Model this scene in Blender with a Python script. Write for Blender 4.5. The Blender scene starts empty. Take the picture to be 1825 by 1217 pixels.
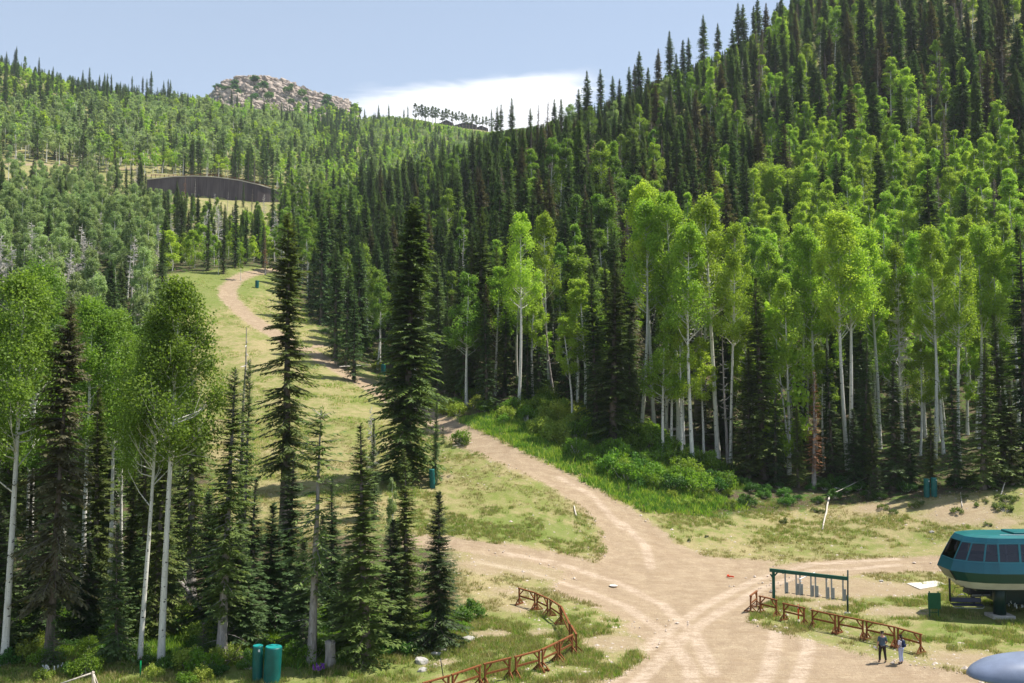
import bpy, math
import numpy as np
from mathutils import Vector, Matrix
R = math.radians
# ------------------------------------------------------------------ camera, sky, sun, exposure
scene = bpy.context.scene
col = scene.collection
IMW, IMH, FPX, HC, PITCH = 1825.0, 1217.0, 1620.0, 16.5, R(3.0)
cam_d = bpy.data.cameras.new('camera'); cam = bpy.data.objects.new('camera', cam_d); col.objects.link(cam)
cam.location = (0, 0, HC); cam.rotation_euler = (math.pi/2 + PITCH, 0, 0)
cam_d.sensor_width = 36; cam_d.lens = 36*FPX/IMW; cam_d.clip_start = .5; cam_d.clip_end = 9000
scene.camera = cam
SUN_EL, SUN_AZ = R(61), R(76)          # azimuth from +Y towards +X
sd = Vector((math.sin(SUN_AZ)*math.cos(SUN_EL), math.cos(SUN_AZ)*math.cos(SUN_EL), math.sin(SUN_EL)))
sl = bpy.data.lights.new('sun', 'SUN'); sl.energy = 4.8; sl.angle = R(.55); sl.color = (1, .95, .87)
so = bpy.data.objects.new('sun', sl); col.objects.link(so); so.rotation_euler = sd.to_track_quat('Z', 'Y').to_euler()
scene.view_settings.view_transform = 'Standard'; scene.view_settings.look = 'None'
scene.view_settings.exposure = .78; scene.view_settings.gamma = 1
scene.render.engine = 'CYCLES'
cy = scene.cycles
cy.max_bounces = 6; cy.diffuse_bounces = 3; cy.glossy_bounces = 2; cy.transmission_bounces = 4; cy.transparent_max_bounces = 8
cy.volume_bounces = 0

class NT:
    """tiny node helper"""
    def __init__(s, tree): s.t = tree; s.n = tree.nodes; s.l = tree.links
    def new(s, typ, **kw):
        n = s.n.new(typ)
        for k, v in kw.items(): setattr(n, k, v)
        return n
    def link(s, a, b): s.l.new(a, b)
    def setin(s, inp, v):
        if isinstance(v, bpy.types.NodeSocket): s.l.new(v, inp)
        else: inp.default_value = v
    def math(s, op, a, b=None, c=None, clamp=False):
        n = s.new('ShaderNodeMath', operation=op, use_clamp=clamp)
        s.setin(n.inputs[0], a)
        if b is not None: s.setin(n.inputs[1], b)
        if c is not None: s.setin(n.inputs[2], c)
        return n.outputs[0]
    def mix(s, f, a, b, mode='MIX'):
        n = s.new('ShaderNodeMix', data_type='RGBA', blend_type=mode)
        s.setin(n.inputs[0], f); s.setin(n.inputs[6], a); s.setin(n.inputs[7], b)
        return n.outputs[2]
    def noise(s, vec, scale, detail=4, rough=.55, dist=0.):
        n = s.new('ShaderNodeTexNoise'); s.setin(n.inputs['Vector'], vec)
        n.inputs['Scale'].default_value = scale; n.inputs['Detail'].default_value = detail
        n.inputs['Roughness'].default_value = rough; n.inputs['Distortion'].default_value = dist
        return n.outputs['Fac']
    def ramp(s, v, a, b, c0=0., c1=1., smooth=True):
        n = s.new('ShaderNodeMapRange', interpolation_type='SMOOTHSTEP' if smooth else 'LINEAR')
        s.setin(n.inputs[0], v); n.inputs[1].default_value = a; n.inputs[2].default_value = b
        n.inputs[3].default_value = c0; n.inputs[4].default_value = c1
        return n.outputs[0]
    def attr(s, name):
        return s.new('ShaderNodeAttribute', attribute_name=name).outputs['Fac']
    def mapv(s, vec, scale=(1,1,1), rot=(0,0,0)):
        n = s.new('ShaderNodeMapping'); s.setin(n.inputs[0], vec)
        n.inputs['Scale'].default_value = scale; n.inputs['Rotation'].default_value = rot
        return n.outputs[0]

world = bpy.data.worlds.new('World'); scene.world = world; world.use_nodes = True
w = NT(world.node_tree); w.n.clear()
sky = w.new('ShaderNodeTexSky', sky_type='NISHITA'); sky.sun_disc = False
sky.sun_elevation = SUN_EL; sky.sun_rotation = SUN_AZ; sky.altitude = 2400; sky.air_density = 1.0; sky.dust_density = 1.6; sky.ozone_density = 1.0
tc = w.new('ShaderNodeTexCoord').outputs['Generated']
sp = w.new('ShaderNodeSeparateXYZ'); w.link(tc, sp.inputs[0])
yy = w.math('MAXIMUM', sp.outputs[1], .02)
uu = w.math('DIVIDE', sp.outputs[0], yy); tt = w.math('DIVIDE', sp.outputs[2], yy)
cv = w.new('ShaderNodeCombineXYZ'); w.link(uu, cv.inputs[0]); w.link(tt, cv.inputs[1])
nz = w.noise(w.mapv(cv.outputs[0], (7, 30, 1), (0, 0, R(-6))), 1.0, 7, .6, .4)
nz2 = w.noise(w.mapv(cv.outputs[0], (16, 90, 1), (0, 0, R(-8))), 1.0, 6, .65)
# top edge of the cloud bank rises towards the right: t_top = .345 + .06*u
top = w.math('ADD', .353, w.math('MULTIPLY', uu, .10))
edge = w.math('SUBTRACT', top, tt)
edge = w.math('ADD', edge, w.math('MULTIPLY', w.math('SUBTRACT', nz, .5), .045))
m = w.ramp(edge, -.004, .016)
m = w.math('MULTIPLY', m, w.ramp(w.math('ADD', uu, w.math('MULTIPLY', nz, .12)), -.22, -.02))
m = w.math('MULTIPLY', m, w.ramp(w.math('ADD', uu, w.math('MULTIPLY', nz, .1)), .10, .15, 1, 0))
m = w.math('MULTIPLY', m, w.ramp(sp.outputs[1], 0, .1))
m = w.math('MULTIPLY', m, w.ramp(nz2, .2, .62, .68, 1.0))
haze = w.ramp(sp.outputs[2], .0, .7, .60, .36)
base = w.mix(haze, sky.outputs[0], (4.5, 5.25, 6.1, 1))
colr = w.mix(m, base, (7.6, 7.7, 7.9, 1))
bg = w.new('ShaderNodeBackground'); w.link(colr, bg.inputs[0]); bg.inputs[1].default_value = .1
wo = w.new('ShaderNodeOutputWorld'); w.link(bg.outputs[0], wo.inputs[0])

# ------------------------------------------------------------------ projection helpers (used to survey the site once)
cp, spn = math.cos(PITCH), math.sin(PITCH)
def tan_of(py):
    sy = (IMH/2 - py)/FPX
    return (spn + sy*cp)/(cp - sy*spn)
def ray(px, py):
    sx = (px - IMW/2)/FPX; sy = (IMH/2 - py)/FPX
    return sx, cp - sy*spn, spn + sy*cp
def project(x, y, z):
    dz = z - HC
    f = y*cp + dz*spn; u = -y*spn + dz*cp
    return IMW/2 + FPX*x/f, IMH/2 - FPX*u/f

# value noise in numpy
def vnoise(x, y, seed=0):
    xi = np.floor(x).astype(np.int64); yi = np.floor(y).astype(np.int64)
    xf = x - xi; yf = y - yi
    def h(a, b):
        n = (a*374761393 + b*668265263 + seed*1442695041) & 0x7fffffff
        n = ((n ^ (n >> 13))*1274126177) & 0x7fffffff
        return ((n ^ (n >> 16)) & 0xffff)/65535.
    u = xf*xf*(3-2*xf); v = yf*yf*(3-2*yf)
    return (h(xi, yi)*(1-u)+h(xi+1, yi)*u)*(1-v)+(h(xi, yi+1)*(1-u)+h(xi+1, yi+1)*u)*v
def fbm(x, y, seed=0, o=4):
    s = 0; a = .5
    for k in range(o): s = s + a*(vnoise(x*2**k, y*2**k, seed+k)-.5); a *= .5
    return s

# ------------------------------------------------------------------ terrain: one height function z(x, y)
H0 = lambda d, z: None
COLS = [-400, 0, 150, 300, 450, 600, 750, 900, 1050, 1200, 1350, 1500, 1650, 1825, 2300]
TAB = {
 -400: [(60,1140),(80,1005),(100,890),(115,820),(135,730),(160,620),(200,500),(250,420),(320,350),(420,290),(550,215),(700,110),(800,90),(1000,110),(1500,200)],
 0:    [(60,1140),(80,1005),(100,890),(115,820),(135,735),(160,625),(200,510),(250,435),(320,370),(420,308),(550,240),(650,160),(720,125),(1000,140),(1500,230)],
 150:  [(60,1140),(80,1005),(100,885),(115,815),(135,735),(160,640),(200,525),(250,455),(320,398),(420,345),(550,262),(650,200),(740,180),(1000,190),(1500,260)],
 300:  [(60,1140),(70,1072),(80,1010),(90,940),(100,875),(115,800),(135,725),(160,635),(200,513),(215,486),(250,480),(320,425),(420,358),(550,278),(650,215),(750,186),(850,190),(1000,215),(1500,270)],
 450:  [(60,1140),(70,1072),(80,1000),(90,920),(100,862),(115,790),(135,712),(160,625),(200,525),(225,470),(250,466),(320,420),(420,360),(550,290),(750,222),(850,214),(950,214),(1030,212),(1200,240),(1500,270)],
 600:  [(60,1140),(70,1068),(80,985),(90,908),(100,862),(115,790),(135,712),(160,635),(190,575),(250,488),(320,422),(420,382),(550,330),(750,255),(850,240),(950,238),(1040,236),(1200,260),(1500,280)],
 750:  [(60,1138),(70,1062),(80,985),(90,915),(98,868),(115,800),(135,748),(160,705),(200,595),(250,490),(320,405),(420,370),(550,345),(750,285),(930,222),(980,219),(1200,260),(1500,300)],
 900:  [(60,1138),(70,1068),(80,1000),(90,930),(100,850),(110,790),(120,738),(140,670),(160,605),(200,480),(250,375),(300,325),(350,308),(420,310),(550,305),(750,280),(930,236),(980,234),(1200,270),(1500,300)],
 1050: [(60,1138),(70,1073),(80,1018),(90,950),(100,875),(110,810),(120,765),(140,690),(160,612),(200,480),(250,368),(300,285),(350,255),(400,258),(550,265),(750,270),(1200,290),(1500,310)],
 1200: [(60,1138),(70,1074),(80,1024),(90,972),(100,895),(110,830),(120,782),(140,700),(160,620),(200,465),(250,340),(320,212),(370,172),(450,190),(750,270),(1500,320)],
 1350: [(60,1138),(70,1075),(80,1027),(90,980),(100,925),(110,868),(120,815),(140,715),(160,625),(200,475),(250,325),(320,162),(370,122),(420,120),(600,200),(1500,320)],
 1500: [(60,1138),(70,1075),(80,1027),(90,983),(100,920),(108,878),(120,815),(140,712),(160,610),(200,440),(250,270),(320,105),(400,20),(500,20),(1500,300)],
 1650: [(60,1138),(70,1075),(80,1026),(90,975),(98,893),(108,850),(120,793),(140,690),(160,590),(200,410),(250,225),(320,45),(400,-60),(500,-60),(1500,280)],
 1825: [(60,1138),(70,1074),(80,1020),(90,945),(100,862),(108,828),(120,775),(140,670),(160,565),(200,380),(250,185),(320,-10),(400,-120),(500,-120),(1500,250)],
 2300: [(60,1138),(70,1070),(80,1005),(90,920),(100,840),(120,740),(140,640),(160,530),(200,330),(250,110),(320,-110),(400,-260),(500,-260),(1500,200)],
}
L0, L1, NL = math.log(20.), math.log(1500.), 700
lg = np.linspace(L0, L1, NL)
PU = np.arange(-400, 2301, 10.)
tg = np.zeros((len(COLS), NL))
for i, c in enumerate(COLS):
    dd = [20, 40, 52]; tv = [-HC/20., -HC/40., -HC/52.]
    for d_, p_ in TAB[c]: dd.append(d_); tv.append(tan_of(p_))
    # interpolate z (not the slope) so that flat stays flat
    zz = [HC + a*b for a, b in zip(tv, dd)]
    tg[i] = (np.interp(np.exp(lg), dd, zz) - HC)/np.exp(lg)
Tg = np.zeros((len(PU), NL))
for j in range(NL): Tg[:, j] = np.interp(PU, COLS, tg[:, j])
def gsm(a, s, ax):
    k = np.exp(-.5*(np.arange(-int(3*s), int(3*s)+1)/s)**2); k /= k.sum()
    r = len(k)//2
    pad = [(0, 0), (0, 0)]; pad[ax] = (r, r)
    ap = np.pad(a, pad, mode='edge')
    return np.apply_along_axis(lambda v: np.convolve(v, k, 'valid'), ax, ap)
Tg = gsm(gsm(Tg, 6, 0), 4.5, 1)
WALL = [(255, 436, 317), (300, 434, 312), (340, 432, 310.5), (380, 430, 312.5), (420, 429, 318), (455, 430, 326), (495, 434, 338)]
def wall_d(px): return np.interp(px, [a[0] for a in WALL], [a[1] for a in WALL])
def Zbase(x, y):
    x = np.asarray(x, float); y = np.asarray(y, float)
    r = np.hypot(x, y)
    th = np.arctan2(x, y)
    thc = np.clip(th, -R(41), R(41))
    ye = np.maximum(r*np.cos(thc), 20.0)
    px = np.clip(IMW/2 + FPX*np.tan(thc), -399, 2299)
    fu = (px + 400)/10.; fl = (np.clip(np.log(ye), L0, L1-1e-4) - L0)/(L1-L0)*(NL-1)
    iu = np.clip(fu.astype(int), 0, len(PU)-2); il = np.clip(fl.astype(int), 0, NL-2)
    a = fu-iu; b = fl-il
    t = (Tg[iu, il]*(1-a)+Tg[iu+1, il]*a)*(1-b)+(Tg[iu, il+1]*(1-a)+Tg[iu+1, il+1]*a)*b
    z = HC + t*np.minimum(ye, 1500)
    back = np.clip((np.abs(th)-R(60))/R(50), 0, 1)
    z = z*(1-back*back*(3-2*back))
    # ledge held by the curved retaining wall
    wd = wall_d(px); win = np.clip((px-225)/30., 0, 1)*np.clip((540-px)/40., 0, 1)
    tops = np.interp(px, [a_[0] for a_ in WALL], [a_[2] for a_ in WALL])
    need = np.maximum(HC + (693.4-tops)/FPX*(wd+4) - (HC + t*wd), 0)
    st = np.clip((y-wd-.5)/5., 0, 1); st = st*st*(3-2*st)
    z = z + np.where(y > wd, need*st*np.exp(-(np.maximum(y-wd-14, 0)/55.)**2)*win, 0)
    return z
def Z(x, y):
    z = Zbase(x, y); x = np.asarray(x, float); y = np.asarray(y, float)
    r = np.hypot(x, y)
    amp = np.clip((r-75)/260., 0, 1)
    z = z + fbm(x/7., y/7., 3)*.35 + fbm(x/1.6, y/1.6, 9, 3)*.12 + fbm(x/40., y/40., 5)*9*amp
    return z
def Z1(x, y): return float(Z(np.array([x]), np.array([y]))[0])
def G(px, py, lift=0., dmax=900):
    """first point on the ground (raised by lift) along the sight line through px, py"""
    a, b, c = ray(px, py); a /= b; c /= b
    ds = np.exp(np.linspace(math.log(30), math.log(dmax), 3000))
    h = (HC + c*ds) - (Z(a*ds, ds) + lift)
    k = np.nonzero(h <= 0)[0]
    if len(k) == 0: return Vector((a*dmax, dmax, HC+c*dmax))
    k = k[0]; d = ds[k]
    if k > 0: d = ds[k-1] + (ds[k]-ds[k-1])*h[k-1]/(h[k-1]-h[k]+1e-9)
    return Vector((a*d, d, Z1(a*d, d)))
def at(px, py, d):
    a, b, c = ray(px, py); return Vector((a/b*d, d, HC + c/b*d))
def gx(px, d):
    return (px-IMW/2)/FPX*d*1.0
# ------------------------------------------------------------------ world-space outlines of dirt, clearings
def wpoly(pts): return np.array([[*G(px, py)[:2]] for px, py in pts])
def seg_dist(P, A, B):
    AB = B-A; t = np.clip(((P-A)@AB)/(AB@AB+1e-9), 0, 1)
    return np.hypot(*(P-(A+t[:, None]*AB)).T), t
def inside(P, poly):
    c = np.zeros(len(P), bool); n = len(poly); j = n-1
    for i in range(n):
        xi, yi = poly[i]; xj, yj = poly[j]
        cond = ((yi > P[:, 1]) != (yj > P[:, 1])) & (P[:, 0] < (xj-xi)*(P[:, 1]-yi)/(yj-yi+1e-12)+xi)
        c ^= cond; j = i
    return c
def sdf_poly(P, poly):
    d = np.full(len(P), 1e9)
    for i in range(len(poly)):
        d = np.minimum(d, seg_dist(P, poly[i-1], poly[i])[0])
    return np.where(inside(P, poly), d, -d)
def sdf_line(P, pts, hw):
    out = np.full(len(P), -1e9)
    for i in range(len(pts)-1):
        d, t = seg_dist(P, pts[i], pts[i+1])
        out = np.maximum(out, hw[i]+(hw[i+1]-hw[i])*t - d)
    return out
road_px = [(500,478,1.5),(470,482,1.6),(445,488,1.8),(420,498,1.9),(405,515,2.0),(408,532,2.0),(428,552,2.0),(460,577,2.0),(505,603,2.0),(550,628,2.1),(600,655,2.1),(650,684,2.1),(700,712,2.1),(750,738,2.2),(800,764,2.2),(850,788,2.2),(900,811,2.2),(950,834,2.3),(1000,857,2.4),(1050,885,2.6),(1090,913,2.9),(1130,950,3.6),(1150,985,4)]
left_px = [(720,962,1.6),(800,968,1.7),(870,978,1.8),(940,988,2.0),(1010,1003,2.3),(1080,1024,2.4),(1150,1055,2.8),(1200,1095,3)]
right_px = [(2000,1000,3),(1825,1000,2.8),(1700,1002,2.8),(1600,1004,2.8),(1500,1010,3.0),(1420,1020,3.4),(1340,1042,3.4),(1270,1080,3.4),(1220,1120,4)]
spur_px = [(540,622,.9),(585,615,.8),(620,612,.7)]
cross_px = [(1085,962),(1180,955),(1260,990),(1380,998),(1365,1030),(1330,1062),(1318,1100),(1400,1128),(1480,1150),(1560,1172),(1690,1190),(1760,1205),(1850,1330),(1030,1330),(1075,1210),(1150,1165),(1128,1112),(1060,1080),(980,1052),(1000,1010),(1060,1000)]
far_px = [(-60,292,2.5),(0,290,2.5),(60,293,2.5),(150,297,2.5),(235,301,2.5)]
wp = lambda L: (wpoly([(a, b) for a, b, c in L]), [c for a, b, c in L])
ROAD, LEFT, RIGHT_, SPUR = wp(road_px), wp(left_px), wp(right_px), wp(spur_px)
CROSS = wpoly(cross_px)
FARR = wp(far_px)
FARR2 = (np.array([[gx(p, d), d] for p, d in [(235,452),(300,454),(360,454),(420,452),(470,450),(520,452),(560,460)]]), [2.2]*7)
PATCHES = [(wpoly([(p[0], p[1])])[0], p[2]) for p in [(900,1000,3.2),(860,1010,2.2),(960,1020,2.5),(905,1052,1.2),(1180,1115,2),(650,755,.1),(383,752,1.2),(1650,1010,2),(1480,1075,1.5),(1450,1045,5),(1570,1050,3.5),(1600,1090,2),(960,1128,1.0),(875,1130,1.4),(790,1180,1.0),(1790,930,1.5),(1720,915,3),(1560,905,2),(1790,985,2),(780,850,1.5),(1100,1145,2.0),(1720,1175,2),(930,1085,1.2)]]
def dirt_sdf(P):
    s = np.full(len(P), -9.)
    near = (P[:, 1] > 30) & (P[:, 1] < 300)
    Q = P[near]
    v = np.maximum.reduce([sdf_line(Q, *ROAD), sdf_line(Q, *LEFT), sdf_line(Q, *RIGHT_), sdf_line(Q, *SPUR), sdf_poly(Q, CROSS)])
    s[near] = v
    far = (P[:, 1] >= 300) & (P[:, 1] < 560)
    Q = P[far]; s[far] = np.maximum(sdf_line(Q, *FARR), sdf_line(Q, *FARR2))
    return np.clip(s, -9, 9)
def patch_sdf(P):
    s = np.full(len(P), -9.)
    near = (P[:, 1] > 40) & (P[:, 1] < 130); Q = P[near]; v = s[near]
    for c, r_ in PATCHES: v = np.maximum(v, r_-np.hypot((Q[:, 0]-c[0])*.7, Q[:, 1]-c[1]))
    s[near] = v; return s
OPEN = wpoly([(296,489),(400,480),(478,474),(500,505),(545,560),(600,615),(650,655),(700,690),(790,738),(870,765),(940,800),(1040,850),(1150,905),(1300,918),(1480,900),(1640,890),(1825,868),(2200,862),(2200,1400),(-300,1400),(-300,1178),(0,1180),(240,1180),(470,1190),(620,1188),(700,1165),(800,1150),(822,1085),(815,990),(770,960),(640,950),(520,960),(440,960),(392,900),(370,800),(345,690),(322,590)])
RUN2 = wpoly([(540,470),(600,440),(560,600),(590,610),(640,640),(700,680),(560,560)])
def blob(P, L):
    s = np.zeros(len(P))
    for px, py, rx, ry, a in L:
        c = G(px, py)
        s += a*np.exp(-((P[:, 0]-c.x)/rx)**2-((P[:, 1]-c.y)/ry)**2)
    return s
GREEN = [(330,495,16,14,2.2),(440,475,16,10,2.2),(360,540,9,22,1.0),(920,945,9,4,.7),(1000,940,5,4,.6),(860,940,6,4,.6),(600,690,8,6,.2),(840,800,5,4,.8),(800,790,4,4,.8),(900,1120,4,3,.8),(850,1170,5,3,.6),(940,1160,6,3,.5),(700,1200,8,3,.7),(1020,1110,3,3,.6),(1060,1100,3,3,.3),(1240,880,6,4,1.2),(1300,900,5,3,1.0),(1700,1090,6,5,.9),(1780,1090,6,5,.9),(1640,1060,5,5,.5),(1500,1070,5,3,.5),(1380,1085,3,3,.8),(1440,1110,4,2,.5),(1700,1130,4,3,.6),(1640,1140,3,2,.3),(1180,1060,2.5,1.5,.8),(1350,940,9,3,.45),(1500,945,12,3,.45),(1250,960,6,3,.35),(1620,960,9,3,.4),(250,1200,14,4,1.2),(80,1190,10,5,1.2),(1090,1180,2,3,.4),(760,880,4,4,.3)]

# ------------------------------------------------------------------ materials
def mat(name):
    m = bpy.data.materials.new(name); m.use_nodes = True; t = NT(m.node_tree); t.n.clear()
    o = t.new('ShaderNodeOutputMaterial'); return m, t, o
def principled(t, o, colr, rough=.8, metal=0., spec=.3, normal=None):
    b = t.new('ShaderNodeBsdfPrincipled'); t.setin(b.inputs['Base Color'], colr); t.setin(b.inputs['Roughness'], rough)
    b.inputs['Metallic'].default_value = metal; b.inputs['Specular IOR Level'].default_value = spec
    if normal is not None: t.link(normal, b.inputs['Normal'])
    t.link(b.outputs[0], o.inputs[0]); return b
def bump(t, h, strength=.5, dist=.05):
    b = t.new('ShaderNodeBump'); b.inputs['Strength'].default_value = strength; b.inputs['Distance'].default_value = dist
    t.link(h, b.inputs['Height']); return b.outputs[0]
def simple(name, c, rough=.6, metal=0., spec=.4, var=.18, scale=3., bs=.2, c2=None):
    m, t, o = mat(name); p = t.new('ShaderNodeTexCoord').outputs['Object']
    n = t.noise(p, scale, 6, .65); c2 = c2 or tuple(x*(1-2*var) for x in c)
    colr = t.mix(t.ramp(n, .3, .7), (*c2, 1), (*c, 1))
    principled(t, o, colr, rough, metal, spec, bump(t, t.noise(p, scale*5, 4), bs, .01)); return m
def ground_material():
    m, t, o = mat('alpine_ground'); P = t.new('ShaderNodeNewGeometry').outputs['Position']
    n1 = t.noise(P, .12, 5, .6); n2 = t.noise(P, .9, 6, .65); n3 = t.noise(P, 5., 5, .7); n4 = t.noise(P, 16., 4, .7)
    dirt = t.attr('dirt'); green = t.attr('green'); wood = t.attr('woods'); patch = t.attr('patch'); track = t.attr('track')
    # grass: straw, olive and fresh green
    straw = t.mix(t.ramp(n3, .3, .7), (.24, .195, .095, 1), (.41, .34, .175, 1))
    olive = t.mix(t.ramp(n4, .3, .7), (.115, .15, .03, 1), (.21, .235, .06, 1))
    fresh = t.mix(t.ramp(n4, .3, .7), (.085, .125, .022, 1), (.18, .235, .05, 1))
    g = t.math('ADD', t.math('MULTIPLY', n2, .55), t.math('MULTIPLY', n1, .6))
    grass = t.mix(t.ramp(t.math('ADD', g, t.math('MULTIPLY', n3, .35)), .62, .92), straw, olive)
    gg = t.math('ADD', green, t.math('MULTIPLY', t.math('SUBTRACT', n2, .5), 1.7))
    gg = t.math('ADD', gg, t.math('MULTIPLY', t.math('SUBTRACT', n3, .5), 1.3))
    grass = t.mix(t.ramp(gg, .35, 1.2, 0, .7), grass, fresh)
    # bare earth
    d1 = t.mix(t.ramp(n3, .25, .75), (.30, .225, .15, 1), (.45, .355, .238, 1))
    d2 = t.mix(t.ramp(n2, .3, .7), (.285, .21, .138, 1), d1)
    dirtc = t.mix(t.ramp(n4, .55, .78, 0, .6), d2, (.57, .475, .355, 1))
    dirtc = t.mix(t.math('MULTIPLY', t.ramp(n4, .28, .45, 1, 0), .6), dirtc, (.21, .15, .095, 1))
    dirtc = t.mix(t.math('MULTIPLY', track, t.ramp(t.math('ADD', t.math('MULTIPLY', n2, .5), t.math('MULTIPLY', n3, .5)), .3, .62, .05, .7)), dirtc, (.53, .42, .325, 1))
    fur = t.noise(t.mapv(P, (.5, 3.2, 1), (0, 0, R(14))), 1., 7, .72, .6)
    dirtc = t.mix(t.ramp(fur, .46, .62, 0, .55), dirtc, (.27, .195, .12, 1))
    n6 = t.noise(P, 7., 6, .8, .3)
    dirtc = t.mix(t.ramp(n6, .55, .66, 0, .55), dirtc, (.23, .165, .10, 1))
    # woodland floor: needle litter with green undergrowth
    wf = t.mix(t.ramp(n3, .35, .65), (.055, .04, .025, 1), (.14, .105, .07, 1))
    wf = t.mix(t.ramp(t.math('ADD', t.math('MULTIPLY', n2, .7), t.math('MULTIPLY', n4, .3)), .45, .6), wf, (.07, .13, .02, 1))
    ww = t.math('ADD', wood, t.math('MULTIPLY', t.math('SUBTRACT', n2, .5), .8))
    c = t.mix(t.ramp(ww, .35, .65), grass, wf)
    rag = t.math('ADD', t.math('MULTIPLY', t.math('SUBTRACT', n2, .5), 3.0), t.math('MULTIPLY', t.math('SUBTRACT', n3, .5), 3.2))
    rag = t.math('ADD', rag, t.math('MULTIPLY', t.math('SUBTRACT', n4, .5), 1.6))
    dm = t.ramp(t.math('ADD', dirt, rag), -.35, .35)
    pm = t.ramp(t.math('ADD', patch, t.math('MULTIPLY', rag, 1.5)), -.4, 1.2, 0, .85)
    n5 = t.noise(P, 2.2, 6, .75)
    bare = t.math('MULTIPLY', t.ramp(n5, .53, .66), t.ramp(t.math('ADD', green, wood), .1, .7, .75, 0))
    bare = t.math('MULTIPLY', bare, t.attr('gravel'))
    c = t.mix(t.math('MAXIMUM', t.math('MAXIMUM', dm, pm), bare), c, dirtc)
    h = t.math('ADD', n3, t.math('MULTIPLY', n4, .5))
    principled(t, o, c, .95, 0, .12, bump(t, h, .7, .12)); return m
M = {}
M['ground'] = ground_material()
def leaf(name, c1, c2, trans=.4, objvar=.35, rough=.55):
    m, t, o = mat(name); P = t.new('ShaderNodeNewGeometry')
    oi = t.new('ShaderNodeObjectInfo').outputs['Random']
    n = t.noise(P.outputs['Position'], .9, 3); isl = P.outputs['Random Per Island']
    f = t.math('ADD', t.math('MULTIPLY', t.math('SUBTRACT', n, .5), .9), t.math('ADD', t.math('MULTIPLY', oi, objvar), t.math('MULTIPLY', isl, 1-objvar)))
    c = t.mix(t.ramp(f, 0, 1, smooth=False), (*c1, 1), (*c2, 1))
    hs = t.new('ShaderNodeHueSaturation'); t.link(c, hs.inputs['Color'])
    t.link(t.math('ADD', .485, t.math('MULTIPLY', t.math('FRACT', t.math('MULTIPLY', oi, 7.13)), .03)), hs.inputs['Hue'])
    t.link(t.math('ADD', .8, t.math('MULTIPLY', t.math('FRACT', t.math('MULTIPLY', oi, 13.7)), .4)), hs.inputs['Value'])
    b = t.new('ShaderNodeBsdfPrincipled'); t.link(hs.outputs[0], b.inputs['Base Color']); b.inputs['Roughness'].default_value = rough
    b.inputs['Specular IOR Level'].default_value = .25
    tr = t.new('ShaderNodeBsdfTranslucent'); t.link(t.mix(1., hs.outputs[0], (1.25, 1.3, .7, 1), 'MULTIPLY'), tr.inputs[0])
    mx = t.new('ShaderNodeMixShader'); mx.inputs[0].default_value = trans
    t.link(b.outputs[0], mx.inputs[1]); t.link(tr.outputs[0], mx.inputs[2]); t.link(mx.outputs[0], o.inputs[0]); return m
M['fir'] = leaf('fir_needles', (.036, .075, .03), (.15, .225, .075), .38)
M['fir_warm'] = leaf('fir_needles_warm', (.06, .095, .026), (.22, .28, .07), .38)
M['fir_bright'] = leaf('bright_fir_needles', (.06, .11, .025), (.22, .31, .07), .38, .1)
M['fir_dark'] = leaf('fir_needles_brown_green', (.07, .065, .035), (.19, .17, .09), .28)
M['fir_dead'] = leaf('dead_fir_twigs', (.11, .082, .07), (.29, .23, .20), .12)
M['fir_red'] = leaf('red_dead_needles', (.16, .06, .03), (.36, .14, .07), .2)
M['aspen'] = leaf('aspen_leaves', (.17, .29, .03), (.44, .58, .08), .5)
M['aspen_pale'] = leaf('pale_aspen_leaves', (.17, .25, .095), (.38, .47, .22), .44)
M['aspen_deep'] = leaf('deep_green_aspen_leaves', (.09, .17, .025), (.26, .38, .06), .5)
M['shrub'] = leaf('shrub_leaves', (.08, .17, .018), (.25, .38, .045), .45)
M['shrub_lime'] = leaf('lime_shrub_leaves', (.19, .27, .04), (.42, .48, .09), .4)
M['under'] = leaf('undergrowth_leaves', (.04, .11, .02), (.12, .24, .04), .4)
M['grass'] = leaf('grass_blades', (.16, .21, .05), (.38, .40, .15), .4)
M['straw'] = leaf('dry_grass_blades', (.30, .26, .11), (.52, .45, .22), .35)
M['pine'] = leaf('ridge_pine_needles', (.08, .12, .05), (.18, .23, .09), .35)
def bark(name, c1, c2, scar=None, sc=(6, 6, 1.2)):
    m, t, o = mat(name); P = t.new('ShaderNodeTexCoord').outputs['Object']
    n = t.noise(t.mapv(P, sc), 1., 6, .7); c = t.mix(t.ramp(n, .3, .7), (*c1, 1), (*c2, 1))
    if scar:
        a = t.noise(t.mapv(P, (3.2, 3.2, 5.5)), 1., 3, .5); b = t.noise(t.mapv(P, (2, 2, 30)), 1., 2, .5)
        c = t.mix(t.math('MAXIMUM', t.ramp(a, .64, .68), t.ramp(b, .69, .74, 0, .7)), c, (*scar, 1))
    principled(t, o, c, .85, 0, .2, bump(t, n, .6, .03)); return m
M['fir_bark'] = bark('fir_bark', (.10, .08, .065), (.24, .20, .17))
M['grey_bark'] = bark('weathered_grey_bark', (.20, .175, .16), (.40, .365, .34))
M['aspen_bark'] = bark('aspen_bark', (.56, .54, .47), (.76, .74, .66), (.05, .045, .04))
M['snag'] = bark('bleached_wood', (.44, .40, .36), (.72, .68, .62))
M['pine_bark'] = bark('pine_bark', (.17, .13, .10), (.32, .27, .22))
M['log'] = bark('bare_log_wood', (.40, .34, .27), (.66, .60, .51))
M['timber'] = bark('stained_timber', (.13, .045, .016), (.27, .10, .035), None, (10, 10, 10))
M['rock'] = simple('pale_granite', (.50, .41, .34), .95, 0, .1, .22, .22, .6, (.24, .20, .165))
M['knoll'] = simple('knoll_scrub_and_rubble', (.36, .31, .24), .95, 0, .1, .2, .16, .6, (.07, .10, .03))
M['stone'] = simple('white_stone', (.48, .45, .41), .9, 0, .2, .2, 3., .5)
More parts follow.
